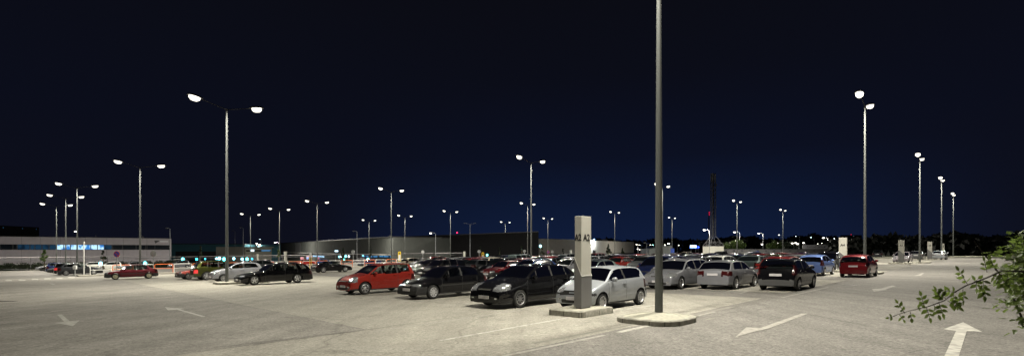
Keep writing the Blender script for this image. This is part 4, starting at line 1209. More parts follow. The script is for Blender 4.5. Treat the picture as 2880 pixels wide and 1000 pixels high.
# ---------------------------------------------------------------- cars
M_GL = bpy.data.materials.new('car_glass'); M_GL.use_nodes = True
_n = M_GL.node_tree.nodes; _l = M_GL.node_tree.links; _n.clear()
_o = _n.new('ShaderNodeOutputMaterial'); _g = _n.new('ShaderNodeBsdfGlossy'); _g.inputs[1].default_value = .04
_t = _n.new('ShaderNodeBsdfTransparent'); _t.inputs[0].default_value = (.42, .46, .45, 1)
_f = _n.new('ShaderNodeFresnel'); _f.inputs[0].default_value = 1.5
_m = _n.new('ShaderNodeMixShader')
_l.new(_f.outputs[0], _m.inputs[0]); _l.new(_t.outputs[0], _m.inputs[1]); _l.new(_g.outputs[0], _m.inputs[2]); _l.new(_m.outputs[0], _o.inputs[0])
M_GLD = mat('tinted_glass', (.006, .008, .009), .09, spec=.5)
M_PLAS = mat('black_plastic', (.02, .02, .021), .55)
M_GPLAS = mat('grey_plastic', (.07, .07, .072), .6)
M_TYRE = mat('tyre_rubber', (.018, .018, .018), .8)
M_RIM = mat('alloy_rim', (.62, .62, .64), .28, metal=.9)
M_CAPR = mat('wheel_cover', (.45, .45, .46), .4, metal=.5)
M_STEEL = mat('steel_wheel', (.12, .115, .11), .6, metal=.4)
M_CREAMW = mat('cream_hubcap', (.34, .32, .22), .6)
M_CHR = mat('chrome', (.8, .8, .82), .1, metal=1)
M_HL = mat('headlight_glass', (.62, .64, .66), .12, metal=.75, coat=1)
M_HLY = mat('indicator_amber', (.8, .35, .02), .25, coat=1)
M_TL = mat('taillight_red', (.040, .004, .004), .2, coat=1)
M_TLON = mat('taillight_lit', (.5, .02, .02), .2, coat=1, emis=(1, .08, .08), es=.5)
M_PLATE = mat('number_plate', (.62, .60, .62), .5)
M_PLB = mat('plate_blue', (.03, .08, .4), .5)
M_SEAT = mat('seat_cloth', (.05, .05, .055), .9)
M_SEAT2 = mat('seat_grey', (.13, .14, .14), .9)
M_UNDER = mat('underbody', (.008, .008, .008), .9)
PAINTS = {}
def paint(name, col, metal=0.0, rough=.35):
    if name not in PAINTS:
        m = mat('paint_' + name, col, rough, metal=metal, coat=.75, noise=.05, nscale=3, spec=.02)
        PAINTS[name] = m
    return PAINTS[name]
for a in (('black', (.005, .005, .006), 0, .3), ('dark_grey', (.035, .037, .042), .5, .35), ('silver', (.245, .25, .275), .5, .46), ('pale_silver', (.34, .36, .39), .4, .46), ('grey', (.11, .115, .12), .5, .46),
          ('red', (.26, .018, .014), .1, .35), ('bright_red', (.25, .024, .017), .15, .38), ('dark_red', (.125, .009, .012), .3, .35), ('maroon', (.10, .015, .022), .4, .38), ('faded_red', (.38, .085, .07), .1, .45), ('white', (.58, .58, .57), 0, .35),
          ('navy', (.012, .020, .075), .4, .35), ('blue', (.13, .20, .46), .4, .38), ('mid_blue', (.015, .045, .17), .1, .5), ('green', (.045, .05, .012), .6, .35), ('orange_red', (.55, .09, .02), .1, .35),
          ('mauve', (.30, .27, .30), .6, .4), ('beige', (.4, .36, .28), .5, .4), ('teal_grey', (.10, .13, .13), .6, .38)): paint(*a)

def lerp_pts(pts, x):
    if x <= pts[0][0]: return pts[0][1]
    for i in range(len(pts) - 1):
        if x <= pts[i + 1][0]:
            a, b_ = pts[i], pts[i + 1]
            return a[1] + (b_[1] - a[1]) * (x - a[0]) / (b_[0] - a[0])
    return pts[-1][1]
def pchip(pts):
    n = len(pts); h = [pts[i + 1][0] - pts[i][0] for i in range(n - 1)]; d = [(pts[i + 1][1] - pts[i][1]) / h[i] for i in range(n - 1)]
    m = [0] * n; m[0] = d[0]; m[-1] = d[-1]
    for i in range(1, n - 1):
        if d[i - 1] * d[i] > 0:
            w1 = 2 * h[i] + h[i - 1]; w2 = h[i] + 2 * h[i - 1]; m[i] = (w1 + w2) / (w1 / d[i - 1] + w2 / d[i])
    def f(x):
        x = cl(x, pts[0][0], pts[-1][0])
        for i in range(n - 1):
            if x <= pts[i + 1][0]: break
        t = (x - pts[i][0]) / h[i]; t2 = t * t; t3 = t2 * t
        return (2 * t3 - 3 * t2 + 1) * pts[i][1] + (t3 - 2 * t2 + t) * h[i] * m[i] + (-2 * t3 + 3 * t2) * pts[i + 1][1] + (t3 - t2) * h[i] * m[i + 1]
    return f

# car shapes: x runs from the nose (0) to the tail (L)
def S(**k): return k
SPECS = {
 'city': S(L=3.43, W=1.63, H=1.42, wb=2.35, fo=.57, R=.285, doors=3, xc=.80, xf=1.42, xr=3.02, xt=3.30, tail=(2.93, 3.10), zbelt=((0, .78), (.9, .90), (3.43, .97)),
   top=((0, .46), (.02, .58), (.07, .68), (.2, .76), (.5, .87), (.80, .975), (1.42, 1.36), (1.75, 1.41), (2.3, 1.42), (2.85, 1.39), (3.02, 1.34), (3.30, .98), (3.38, .84), (3.43, .56)),
   pil=((1.98, 1.86, .05),), hl='round', bump='band', ft=.13, rim='holes', crn=.05),
 'hatch': S(L=3.70, W=1.69, H=1.51, wb=2.39, fo=.76, R=.30, doors=5, xc=.92, xf=1.62, xr=3.38, xt=3.60, tail=(3.36, 3.32), zbelt=((0, .80), (1, .93), (3.7, 1.02)),
   top=((0, .46), (.02, .60), (.08, .72), (.25, .84), (.6, .95), (.92, 1.02), (1.62, 1.42), (2.0, 1.49), (2.7, 1.51), (3.2, 1.49), (3.38, 1.45), (3.60, 1.03), (3.67, .85), (3.70, .55)),
   pil=((1.72, 1.70, .03), (2.60, 2.56, .05)), hl='big', bump='body', ft=.10, rim='six', crn=.04),
 'family': S(L=4.03, W=1.69, H=1.38, wb=2.58, fo=.83, R=.30, doors=5, xc=1.16, xf=1.82, xr=3.20, xt=3.80, tail=(3.45, 3.28), zbelt=((0, .74), (1.1, .86), (4.03, .93)),
   top=((0, .42), (.02, .54), (.08, .64), (.3, .73), (.75, .84), (1.16, .91), (1.82, 1.32), (2.2, 1.37), (2.8, 1.38), (3.2, 1.32), (3.80, .97), (3.95, .90), (4.0, .75), (4.03, .5)),
   pil=((1.72, 1.70, .02), (2.42, 2.36, .05)), hl='slim', bump='dark', ft=.14, rim='holes', crn=.04),
 'compact': S(L=4.33, W=1.79, H=1.49, wb=2.61, fo=.93, R=.32, doors=5, xc=1.18, xf=1.98, xr=3.62, xt=4.12, tail=(3.85, 3.62), zbelt=((0, .80), (1.2, .95), (4.33, 1.06)),
   top=((0, .44), (.02, .60), (.07, .72), (.25, .82), (.7, .94), (1.18, 1.03), (1.98, 1.42), (2.4, 1.48), (3.0, 1.49), (3.62, 1.41), (4.12, 1.07), (4.27, .98), (4.31, .8), (4.33, .5)),
   pil=((1.85, 1.82, .02), (2.68, 2.62, .05), (3.5, 3.42, .02)), hl='swept', bump='body', ft=.17, rim='multi', crn=.04),
 'estate': S(L=4.52, W=1.75, H=1.50, wb=2.70, fo=.92, R=.31, doors=5, xc=1.14, xf=1.86, xr=4.10, xt=4.38, tail=(4.12, 4.02), zbelt=((0, .78), (1.2, .92), (4.52, 1.02)),
   top=((0, .44), (.02, .60), (.07, .70), (.25, .79), (.7, .90), (1.14, .97), (1.86, 1.40), (2.3, 1.48), (3.0, 1.50), (3.9, 1.46), (4.10, 1.41), (4.38, 1.02), (4.46, .88), (4.52, .5)),
   pil=((1.8, 1.78, .02), (2.62, 2.58, .05), (3.45, 3.38, .04)), hl='swept', bump='body', ft=.14, rim='five', rails=1, crn=.04),
 'bigestate': S(L=4.84, W=1.85, H=1.49, wb=2.89, fo=.83, R=.335, doors=5, xc=1.42, xf=2.10, xr=4.32, xt=4.70, tail=(4.42, 4.22), zbelt=((0, .72), (1.4, .90), (4.84, .98)),
   top=((0, .44), (.02, .58), (.07, .66), (.3, .74), (.9, .87), (1.42, .95), (2.10, 1.37), (2.5, 1.45), (3.2, 1.48), (4.0, 1.45), (4.32, 1.39), (4.70, 1.00), (4.79, .88), (4.84, .5)),
   pil=((2.0, 1.98, .02), (2.85, 2.82, .05), (3.72, 3.6, .04)), hl='slim', bump='body', ft=.13, rim='five', rails=1, crn=.04),
 'three': S(L=4.15, W=1.735, H=1.42, wb=2.51, fo=.85, R=.315, doors=3, xc=1.16, xf=1.86, xr=3.52, xt=3.95, tail=(3.58, 3.38), zbelt=((0, .74), (1.1, .88), (4.15, .96)),
   top=((0, .43), (.02, .56), (.07, .66), (.3, .75), (.75, .86), (1.16, .93), (1.86, 1.34), (2.3, 1.41), (2.9, 1.42), (3.4, 1.38), (3.52, 1.35), (3.95, 1.00), (4.06, .93), (4.12, .8), (4.15, .5)),
   pil=((2.45, 2.38, .055),), hl='slim', bump='body', ft=.15, rt=.11, rim='five', crn=.05, tl='low', cw=.74),
 'fiver': S(L=3.92, W=1.68, H=1.46, wb=2.49, fo=.77, R=.305, doors=5, xc=1.02, xf=1.74, xr=3.44, xt=3.78, tail=(3.50, 3.36), zbelt=((0, .77), (1, .92), (3.92, 1.02)),
   top=((0, .45), (.02, .58), (.08, .70), (.25, .80), (.65, .92), (1.02, .99), (1.74, 1.38), (2.1, 1.45), (2.7, 1.46), (3.3, 1.43), (3.44, 1.39), (3.78, 1.03), (3.86, .85), (3.92, .5)),
   pil=((1.7, 1.68, .02), (2.5, 2.44, .05)), hl='swept', bump='body', ft=.13, rt=.09, rim='five', crn=.04, tl='high', dlb=1),
 'bubble': S(L=3.85, W=1.68, H=1.52, wb=2.46, fo=.74, R=.30, doors=5, xc=.88, xf=1.56, xr=3.36, xt=3.72, tail=(3.40, 3.22), zbelt=((0, .80), (.9, .95), (3.85, 1.02)),
   top=((0, .46), (.02, .60), (.07, .74), (.22, .86), (.55, .97), (.88, 1.05), (1.56, 1.42), (1.9, 1.50), (2.4, 1.52), (3.0, 1.48), (3.36, 1.38), (3.72, 1.02), (3.80, .86), (3.85, .5)),
   pil=((1.6, 1.58, .02), (2.45, 2.40, .05)), hl='big', bump='body', ft=.14, rt=.10, rim='multi', crn=.05, tl='high'),
 'small': S(L=3.75, W=1.69, H=1.53, wb=2.46, fo=.74, R=.30, doors=3, xc=.86, xf=1.66, xr=3.36, xt=3.62, tail=(3.38, 3.14), zbelt=((0, .80), (.9, .97), (3.75, 1.06)),
   top=((0, .46), (.02, .60), (.08, .74), (.25, .86), (.55, .97), (.86, 1.05), (1.66, 1.44), (2.0, 1.51), (2.6, 1.53), (3.2, 1.48), (3.36, 1.43), (3.62, 1.06), (3.71, .9), (3.75, .5)),
   pil=((2.2, 2.14, .055),), hl='swept', bump='body', ft=.13, rim='multi', crn=.05),
 'liftback': S(L=4.07, W=1.68, H=1.40, wb=2.54, fo=.78, R=.29, doors=5, xc=1.12, xf=1.72, xr=3.05, xt=3.72, tail=(3.40, 3.10), zbelt=((0, .72), (1.1, .84), (4.07, .90)),
   top=((0, .44), (.02, .56), (.06, .66), (.3, .74), (.75, .82), (1.12, .88), (1.72, 1.34), (2.1, 1.39), (2.7, 1.40), (3.05, 1.35), (3.72, .96), (3.97, .90), (4.03, .72), (4.07, .5)),
   pil=((1.62, 1.60, .02), (2.35, 2.30, .05)), hl='slim', bump='dark', ft=.08, rim='plain', crn=.035),
 'coupe': S(L=4.45, W=1.80, H=1.36, wb=2.62, fo=.92, R=.325, doors=3, xc=1.30, xf=2.05, xr=3.05, xt=3.98, tail=(3.75, 3.15), zbelt=((0, .70), (1.3, .88), (4.45, .96)),
   top=((0, .43), (.02, .54), (.07, .64), (.3, .73), (.8, .84), (1.30, .93), (2.05, 1.30), (2.4, 1.35), (2.8, 1.36), (3.05, 1.33), (3.98, .98), (4.30, .94), (4.41, .8), (4.45, .5)),
   pil=((2.85, 2.7, .04),), hl='slim', bump='body', ft=.16, rim='five', crn=.05),
 'saloon': S(L=4.50, W=1.75, H=1.43, wb=2.62, fo=.86, R=.31, doors=5, xc=1.22, xf=1.90, xr=3.20, xt=3.82, tail=(3.62, 3.22), zbelt=((0, .74), (1.2, .89), (4.5, .95)),
   top=((0, .43), (.02, .56), (.07, .66), (.3, .75), (.8, .87), (1.22, .94), (1.90, 1.35), (2.3, 1.42), (2.9, 1.42), (3.20, 1.37), (3.82, 1.02), (4.1, 1.0), (4.40, .97), (4.46, .82), (4.50, .5)),
   pil=((1.8, 1.78, .02), (2.6, 2.54, .05)), hl='swept', bump='body', ft=.14, rt=.10, rim='multi', crn=.045, tl='low'),
 'offroad': S(L=4.50, W=1.86, H=1.68, wb=2.66, fo=.88, R=.36, doors=5, xc=1.15, xf=1.85, xr=3.95, xt=4.34, tail=(4.05, 3.85), zbelt=((0, .92), (1.2, 1.06), (4.5, 1.16)),
   top=((0, .52), (.02, .72), (.07, .86), (.25, .95), (.7, 1.05), (1.15, 1.12), (1.85, 1.56), (2.3, 1.66), (3.0, 1.68), (3.7, 1.63), (3.95, 1.57), (4.34, 1.16), (4.44, 1.0), (4.50, .6)),
   pil=((1.8, 1.78, .02), (2.65, 2.6, .05), (3.5, 3.42, .03)), hl='swept', bump='body', ft=.15, rt=.10, rim='five', sill=.28, crn=.05, tl='side'),
 'van': S(L=4.15, W=1.72, H=1.82, wb=2.66, fo=.78, R=.30, doors=5, xc=.95, xf=1.62, xr=4.05, xt=4.10, tail=(3.95, 3.92), zbelt=((0, .86), (1.0, 1.04), (4.15, 1.08)),
   top=((0, .48), (.02, .66), (.08, .80), (.3, .92), (.65, 1.02), (.95, 1.09), (1.62, 1.68), (1.95, 1.79), (2.6, 1.82), (3.7, 1.82), (4.05, 1.78), (4.10, 1.1), (4.12, .9), (4.15, .5)),
   pil=((1.5, 1.48, .02), (2.25, 2.22, .06), (3.15, 3.15, .06)), hl='big', bump='dark', ft=.11, rim='plain', crn=.05),
}

def car_meshes(sp, res=.045, hero=True):
    L, Wd = sp['L'], sp['W']; hw = Wd / 2
    top = pchip(sp['top']); sill = sp.get('sill', .20); R = sp['R']; Ra = R + .055
    xw = (sp['fo'], sp['fo'] + sp['wb']); zb0 = sp['zbelt']
    zroof = sp['H']; rr = .06; crn = sp['crn']
    ft, rtp = sp['ft'], sp.get('rt', .09)
    xs = set()
    n = int(L / res)
    for i in range(n + 1): xs.add(round(L * i / n, 4))
    # samples by arc length of the silhouette
    px_, pz_ = 0, top(0); acc = 0; x = 0
    while x < L:
        x += .004; z = top(x); acc += math.hypot(.004, z - pz_)
        if acc >= res: xs.add(round(min(x, L), 4)); acc = 0
        pz_ = z
    for w in xw:
        for d in (-Ra, Ra, -Ra - .006, Ra + .006, -Ra * .96, Ra * .96, -Ra * .85, Ra * .85): xs.add(round(w + d, 4))
    seams = []
    if hero:
        seams = [sp['xc'] + .12, sp['pil'][-1][0] if sp['doors'] == 3 else sp['pil'][min(1, len(sp['pil']) - 1)][0]]
        if sp['doors'] == 5: seams.append(sp['pil'][min(1, len(sp['pil']) - 1)][0] + .86)
        for s_ in seams: xs.add(round(s_ - .007, 4)); xs.add(round(s_ + .007, 4))
    xs = sorted(xs)
    xs = [x for i, x in enumerate(xs) if i == 0 or x - xs[i - 1] > .003]
    def taper(x):
        p = 1.0
        xa = .62
        if x < xa: p -= ft * (1 - x / xa) ** 2.6
        xb = .55
        if x > L - xb: p -= rtp * (1 - (L - x) / xb) ** 2.6
        return p
    def zlow(x):
        z = sill + .02 * (x < xw[0]) 
        z += .10 * max(0, 1 - x / .10) ** 2 * 0 + (.05 * max(0, (x - (L - .5)) / .5))
        for w in xw:
            d = abs(x - w)
            if d < Ra: z = max(z, R + math.sqrt(max(0, Ra * Ra - d * d)) * 1.0)
        return z
    nb = 14 if hero else 7; ng = 9 if hero else 5; nr = 3; ntp = 8 if hero else 5
    rows = []
    def section(x):
        zt = top(x); P = taper(x); z0 = zlow(x); zb = lerp_pts(zb0, x)
        r_ = min(rr, (zt - .3) * .2)
        ze = zt - crn * P - r_ * .6
        zb = min(zb, ze - .012)
        z0 = min(z0, zb - .02)
        pts = []
        for i in range(nb + 1):
            f = i / nb; z = z0 + (zb - z0) * f; q = cl((z - sill) / (zb - sill), 0, 1)
            w = hw - .065 * (1 - q) ** 3 - .038 * q ** 5 - .010 * math.exp(-((z - (sill + .42 * (zb - sill))) / .035) ** 2)
            pts.append((w * P, z, 'b', f))
        ws = (hw - .038) * P; hg = ze - zb
        wr = ws - .012 - .30 * hg - .05 * hg * hg
        for i in range(1, ng + 1):
            f = i / ng; z = zb + hg * f
            w = ws - .012 * min(1, f * 4) - (ws - .012 - wr) * (.85 * f + .15 * f * f)
            pts.append((w, z, 's', f))
        for i in range(1, nr + 1):
            a = math.pi / 2 * i / nr
            pts.append((wr - r_ + r_ * math.cos(a), ze + r_ * .6 * math.sin(a), 'r', i / nr))
        wt = wr - r_
        for i in range(1, ntp + 1):
            f = 1 - i / ntp
            pts.append((wt * f, zt - crn * P * f * f, 't', 1 - f))
        return pts
    sec = [section(x) for x in xs]
    nj = len(sec[0])
    V = []; Fc = {}
    # vertices: half rows mirrored, local X forward = L/2 - x
    idx = {}
    for i, x in enumerate(xs):
        for j in range(nj):
            y, z = sec[i][j][0], sec[i][j][1]
            for s_ in (1, -1):
                if j == nj - 1 and s_ == -1: idx[(i, j, -1)] = idx[(i, j, 1)]; continue
                idx[(i, j, s_)] = len(V); V.append((L / 2 - x, y * s_, z))
    winrear = sp['tail']
    xf, xc, xr, xt = sp['xf'], sp['xc'], sp['xr'], sp['xt']
    hl = sp['hl']; bump = sp['bump']; tlk = sp.get('tl', 'side')
    nosez = top(.07)
    def classify(x, y, z, k, f, zt, zb, wr, slopex):
        """part name of a face from its centre"""
        ay = abs(y)
        if k in ('s',):
            zr = top(x)
            if z > zb + .025 and z < zt - crn - .055 and x > xc + .10 and zt > zb + .15:
                fr = cl((z - zb) / (zroof - .1 - zb), 0, 1)
                if x < winrear[0] + (winrear[1] - winrear[0]) * fr - .03:
                    for n_, (pa, pb, phw) in enumerate(sp['pil']):
                        xp = pa + (pb - pa) * fr
                        if abs(x - xp) < phw: return 'pillar'
                    n_ = sum(1 for (pa, pb, phw) in sp['pil'] if x > pa + (pb - pa) * fr)
                    return ('side_window', n_)
        if k == 't' and xc + .03 < x < xf - .015 and ay < wr - .03: return ('windscreen', 0)
        if k == 't' and xr + .03 < x < xt + .0 and ay < wr - .035 and z > zb + .03: return ('rear_window', 0)
        if x < .55:
            hi = nosez + (.02 if hl != 'big' else .09) + .28 * x
            Px = hw * (1 - ft)
            inner = {'round': .56, 'big': .60, 'slim': .50, 'swept': .56}[hl] * Px
            lo = {'round': .585, 'big': .60, 'slim': .555, 'swept': .60}[hl]
            lo += sp.get('sill', .2) - .2
            xm = {'round': .20, 'big': .42, 'slim': .22, 'swept': .50}[hl]
            if hl == 'round':
                if x < xm and (ay - .60 * hw) ** 2 / .0144 + (z - .665) ** 2 / .0110 < 1: return ('headlight', 0)
            elif ay > inner and lo + (.12 * x if hl == 'swept' else 0) < z < hi - (0 if hl != 'slim' else .03) and x < xm - (.25 * (hi - z) if hl in ('swept', 'big') else 0):
                return ('headlight', 0)
        if x > L - .75:
            zr = zb
            if tlk == 'low':
                if x > L - .32 and .68 < z < .90 and ay > .42 * Wd / 2 * 1.25: return ('taillight', 0)
            elif tlk == 'high':
                if x > L - .52 and .74 + sill - .2 < z < top(xr) - .22 and (k in ('b', 's', 'r') and x > xt - .34 + .0 * z or (k == 't' and ay > wr - .035)) and abs(x - (xt - .12)) < .22 - .0 : return ('taillight', 0)
            else:
                if x > L - .30 and .62 < z < .92 and ay > .66 * hw: return ('taillight', 0)
        if bump == 'dark':
            if z < .54 and (x < xw[0] - Ra + .02 or x > xw[1] + Ra - .02): return 'bumper'
        if bump == 'band':
            if .50 < z < .585 and (x < xw[0] - Ra + .03 or x > xw[1] + Ra - .03): return 'bumper'
        if bump == 'body' and sp.get('dlb') and x > xw[1] + Ra - .1 and .30 < z < .52: return 'bumper'
        if bump == 'body' and z < sill + .085 and (x < xw[0] - Ra or x > xw[1] + Ra): return 'sillc'
        if z < sill + .05 and k == 'b' and not (x < xw[0] - Ra or x > xw[1] + Ra): return 'sillc'
        if k == 'b' and hero:
            for s_ in seams:
                if abs(x - s_) < .0075 and z > sill + .10: return 'seam'
        if k == 'b' and bump in ('dark',) and hero and abs(z - .56) < .025 and xw[0] + Ra < x < xw[1] - Ra: return 'sillc'
        return 'body'
    groups = {}
    def add(part, vs): groups.setdefault(part, []).append(vs)
    for i in range(len(xs) - 1):
        for j in range(nj - 1):
            for s_ in (1, -1):
                a, b_, c_, d = idx[(i, j, s_)], idx[(i + 1, j, s_)], idx[(i + 1, j + 1, s_)], idx[(i, j + 1, s_)]
                x = (xs[i] + xs[i + 1]) / 2
                y = (sec[i][j][0] + sec[i + 1][j + 1][0]) / 2 * s_; z = (sec[i][j][1] + sec[i + 1][j + 1][1] + sec[i + 1][j][1] + sec[i][j + 1][1]) / 4
                k = sec[i][j + 1][2]; wr = sec[i][nb + ng][0]
                zb = sec[i][nb][1]; zt = (sec[i][-1][1] + sec[i + 1][-1][1]) / 2
                p = classify(x, y, z, k, 0, zt, zb, wr, 0)
                if isinstance(p, tuple):
                    p = (p[0], p[1], s_ if p[0] in ('side_window', 'headlight', 'taillight') else 0)
                if p == 'bumper': p = 'bumper_f' if x < L / 2 else 'bumper_r'
                f_ = (a, b_, c_, d) if s_ == -1 else (d, c_, b_, a)
                f_ = tuple(dict.fromkeys(f_))
                if len(f_) > 2: add(p, f_)
    # end caps
    for (i, sgn) in ((0, 1), (len(xs) - 1, -1)):
        m = nb + ng; ny = 12
        x = xs[i]
        prev = None
        for j in range(0, nj):
            y, z = sec[i][j][0], sec[i][j][1]
            row = []
            for c_ in range(ny + 1):
                f = -1 + 2 * c_ / ny
                if c_ == 0: row.append(idx[(i, j, -1)])
                elif c_ == ny: row.append(idx[(i, j, 1)])
                else:
                    row.append(len(V)); V.append((L / 2 - x + sgn * .0, y * f, z if j <= m else z))
            if prev:
                for c_ in range(ny):
                    f_ = (prev[c_], prev[c_ + 1], row[c_ + 1], row[c_]) if sgn == 1 else (row[c_], row[c_ + 1], prev[c_ + 1], prev[c_])
                    f_ = tuple(dict.fromkeys(f_))
                    zc = (sec[i][j - 1][1] + z) / 2; yc = y * (-1 + 2 * (c_ + .5) / ny)
                    p = 'body'
                    if bump == 'dark': p = 'bumper'
                    if sgn == 1 and sill + .04 < zc < .36 + sill - .2 and abs(yc) < hw * .55: p = 'grillec'
                    if bump == 'band' and .50 < zc: p = 'bumper'
                    if sgn == -1 and sp.get('dlb') and zc < .50: p = 'bumper'
                    if p == 'bumper': p = 'bumper_f' if sgn == 1 else 'bumper_r'
                    if len(f_) > 2: add(p, f_)
            prev = row
    # inner lip of the wheel arches and lower edge
    for i in range(len(xs) - 1):
        for s_ in (1, -1):
            a, b_ = idx[(i, 0, s_)], idx[(i + 1, 0, s_)]
            va, vb = V[a], V[b_]
            c_ = len(V); V.append((va[0], va[1] - s_ * .10, va[2] + .0)); V.append((vb[0], vb[1] - s_ * .10, vb[2] + .0))
            add('sillc', (a, b_, c_ + 1, c_) if s_ == 1 else (c_, c_ + 1, b_, a))
    matslot = {'body': 0, 'seam': 1, 'sillc': 1, 'pillar': 1, 'grillec': 1}
    def build(keys, name, mats):
        used = {}; v2 = []; f2 = []; mi = []
        for k in keys:
            for f_ in groups.get(k, []):
                g_ = []
                for q_ in f_:
                    if q_ not in used: used[q_] = len(v2); v2.append(V[q_])
                    g_.append(used[q_])
                f2.append(g_); mi.append(matslot.get(k, 0) if len(mats) > 1 else 0)
        if not f2: return None
        me = bpy.data.meshes.new(name); me.from_pydata(v2, [], f2)
        for m_ in mats: me.materials.append(m_)
        me.polygons.foreach_set('material_index', mi)
        me.polygons.foreach_set('use_smooth', [True] * len(f2)); me.update()
        me.set_sharp_from_angle(angle=math.radians(38))
        return me
    out = []
    out.append(('body', build(['body', 'seam', 'sillc', 'pillar', 'grillec'], 'body', [PAINTS['silver'], M_PLAS])))
    for k in ('bumper_f', 'bumper_r'): out.append(('bumper', build([k], 'bumper', [M_GPLAS if sp.get('dlb') else M_PLAS])))
    gm = M_GL if hero else M_GLD
    if hero:
        for k in sorted([k for k in groups if isinstance(k, tuple) and k[0] == 'side_window'], key=str):
            out.append(('side_window', build([k], 'side_window', [gm])))
        out.append(('windscreen', build([k for k in groups if isinstance(k, tuple) and k[0] == 'windscreen'], 'windscreen', [gm])))
        out.append(('rear_window', build([k for k in groups if isinstance(k, tuple) and k[0] == 'rear_window'], 'rear_window', [gm])))
    else:
        out.append(('glazing', build([k for k in groups if isinstance(k, tuple) and k[0] in ('side_window', 'windscreen', 'rear_window')], 'glazing', [gm])))
    for k in sorted([k for k in groups if isinstance(k, tuple) and k[0] in ('headlight', 'taillight')], key=str):
        out.append((k[0], build([k], k[0], [M_HL if k[0] == 'headlight' else M_TL])))
    # floor pan
    q = MB(); q.box(-L / 2 + .12, L / 2 - .12, -hw + .24, hw - .24, sill - .01, sill + .30)
    q.box(-L / 2 + .12 + .0, L / 2 - .12, -hw + .23, hw - .23, sill + .30, zb0[0][1] - .22)
    for (a, c_) in ((-L / 2 + L - xw[0] - L + L / 2 * 0, 0),): pass
    xa = L / 2 - xw[0] - Ra - .02; xb_ = L / 2 - xw[1] + Ra + .02
    q.box(xb_, xa, -hw + .10, hw - .10, sill + .0, sill + .12)
    out.append(('underbody', q.mesh('underbody', [M_UNDER])))
    extra = []
    P0 = taper(0)
    # plates
    def plate(front):
        x_ = L / 2 + .012 if front else -L / 2 - .012
        z_ = (.40 if bump != 'dark' else .42) if front else (.80 if tlk != 'low' else .80)
        if not front:
            # sits on the tailgate: find x where the silhouette has that height
            z_ = .74 if sp.get('H') < 1.6 else .9
            xx = L
            while top(xx) < z_ + .02 and xx > L - 1: xx -= .005
            x_ = L / 2 - xx - .02
        q_ = MB(); q_.bbox(x_ - .008, x_ + .008, -.26, .26, z_ - .055, z_ + .055, .003)
        return q_
    if hero:
        out.append(('number_plate', plate(True).mesh('number_plate', [M_PLATE])))
        out.append(('number_plate', plate(False).mesh('number_plate', [M_PLATE])))
        # grille
        z_ = nosez - .055; q = MB()
        xg = 0
        while top(xg) < z_ + .01: xg += .004
        wg = .42 if hl != 'round' else .5
        if hl == 'slim': wg = .36
        q.bbox(L / 2 - xg - .03, L / 2 - xg + .012, -wg * .8, wg * .8, z_ - .05, z_ + .03, .01)
        out.append(('grille', q.mesh('grille', [M_PLAS])))
        q = MB(); q.bbox(L / 2 - xg + .006, L / 2 - xg + .02, -wg * .7, wg * .7, z_ - .012, z_ + .002, .002)
        out.append(('grille_bar', q.mesh('grille_bar', [M_CHR if hl != 'round' else M_PLAS])))
        # fog lamps in the bumper corners
        for s_ in (1, -1):
            q = MB(); q.bbox(L / 2 - .05, L / 2 + .006, s_ * hw * .66 - .06, s_ * hw * .66 + .06, .34, .40, .01); out.append(('fog_lamp', q.mesh('fog_lamp', [M_HL if bump != 'dark' else M_PLAS])))
        # door handles
        hx = [sp['pil'][-1][0] - .14] if sp['doors'] == 3 else [sp['pil'][min(1, len(sp['pil']) - 1)][0] - .16, sp['pil'][min(1, len(sp['pil']) - 1)][0] + .70]
        for s_ in (1, -1):
            for h_ in hx:
                zz_ = lerp_pts(zb0, h_) - .10
                q = MB(); q.bbox(L / 2 - h_ - .09, L / 2 - h_ + .09, s_ * (hw - .0) - .02, s_ * (hw - .0) + .02, zz_ - .015, zz_ + .015, .006)
                out.append(('door_handle', q.mesh('door_handle', [PAINTS['silver']])))
        # seats, dash, steering wheel
        z0_ = sill + .12
        for s_ in (1, -1):
            q = MB(); xq = L / 2 - (xf + .35)
            q.bbox(xq - .25, xq + .27, s_ * .36 - .24, s_ * .36 + .24, z0_ + .12, z0_ + .30, .05)
            M_ = Matrix.Translation((xq - .25, s_ * .36, z0_ + .22)) @ Matrix.Rotation(math.radians(-16), 4, 'Y')
            b2 = MB(); b2.bbox(-.07, .07, -.23, .23, 0, .62, .05); b2.bbox(-.045, .045, -.13, .13, .66, .84, .04); b2.tube((0, -.05, .6), (0, -.05, .7), .01); b2.tube((0, .05, .6), (0, .05, .7), .01)
            k0 = len(q.v); q.v += [tuple(M_ @ Vector(v_)) for v_ in b2.v]; q.f += [tuple(k0 + t for t in f_) for f_ in b2.f]; q.m += b2.m
            out.append(('seat', q.mesh('seat', [M_SEAT2], 30)))
        q = MB(); xq = L / 2 - (xf + 1.22)
        q.bbox(xq - .2, xq + .25, -hw + .22, hw - .22, z0_ + .12, z0_ + .32, .05); q.bbox(xq - .32, xq - .16, -hw + .24, hw - .24, z0_ + .2, z0_ + .78, .05)
        for s_ in (-.38, 0, .38): q.bbox(xq - .3, xq - .22, s_ - .12, s_ + .12, z0_ + .78, z0_ + .92, .03)
        out.append(('rear_bench', q.mesh('rear_bench', [M_SEAT], 30)))
        q = MB(); q.bbox(L / 2 - xc - .72, L / 2 - xc - .12, -hw + .16, hw - .16, z0_ + .38, lerp_pts(zb0, xc) - .03, .06)
        out.append(('dashboard', q.mesh('dashboard', [M_PLAS], 30)))
        q = MB(); c0 = Vector((L / 2 - xc - .82, .36, lerp_pts(zb0, xc) - .02)); pr = None
        for i_ in range(17):
            a = 2 * math.pi * i_ / 16; p = c0 + Vector((math.sin(a) * .07, math.cos(a) * .18, math.sin(a) * .17))
            if pr is not None: q.tube(pr, p, .014, .014, 6)
            pr = p
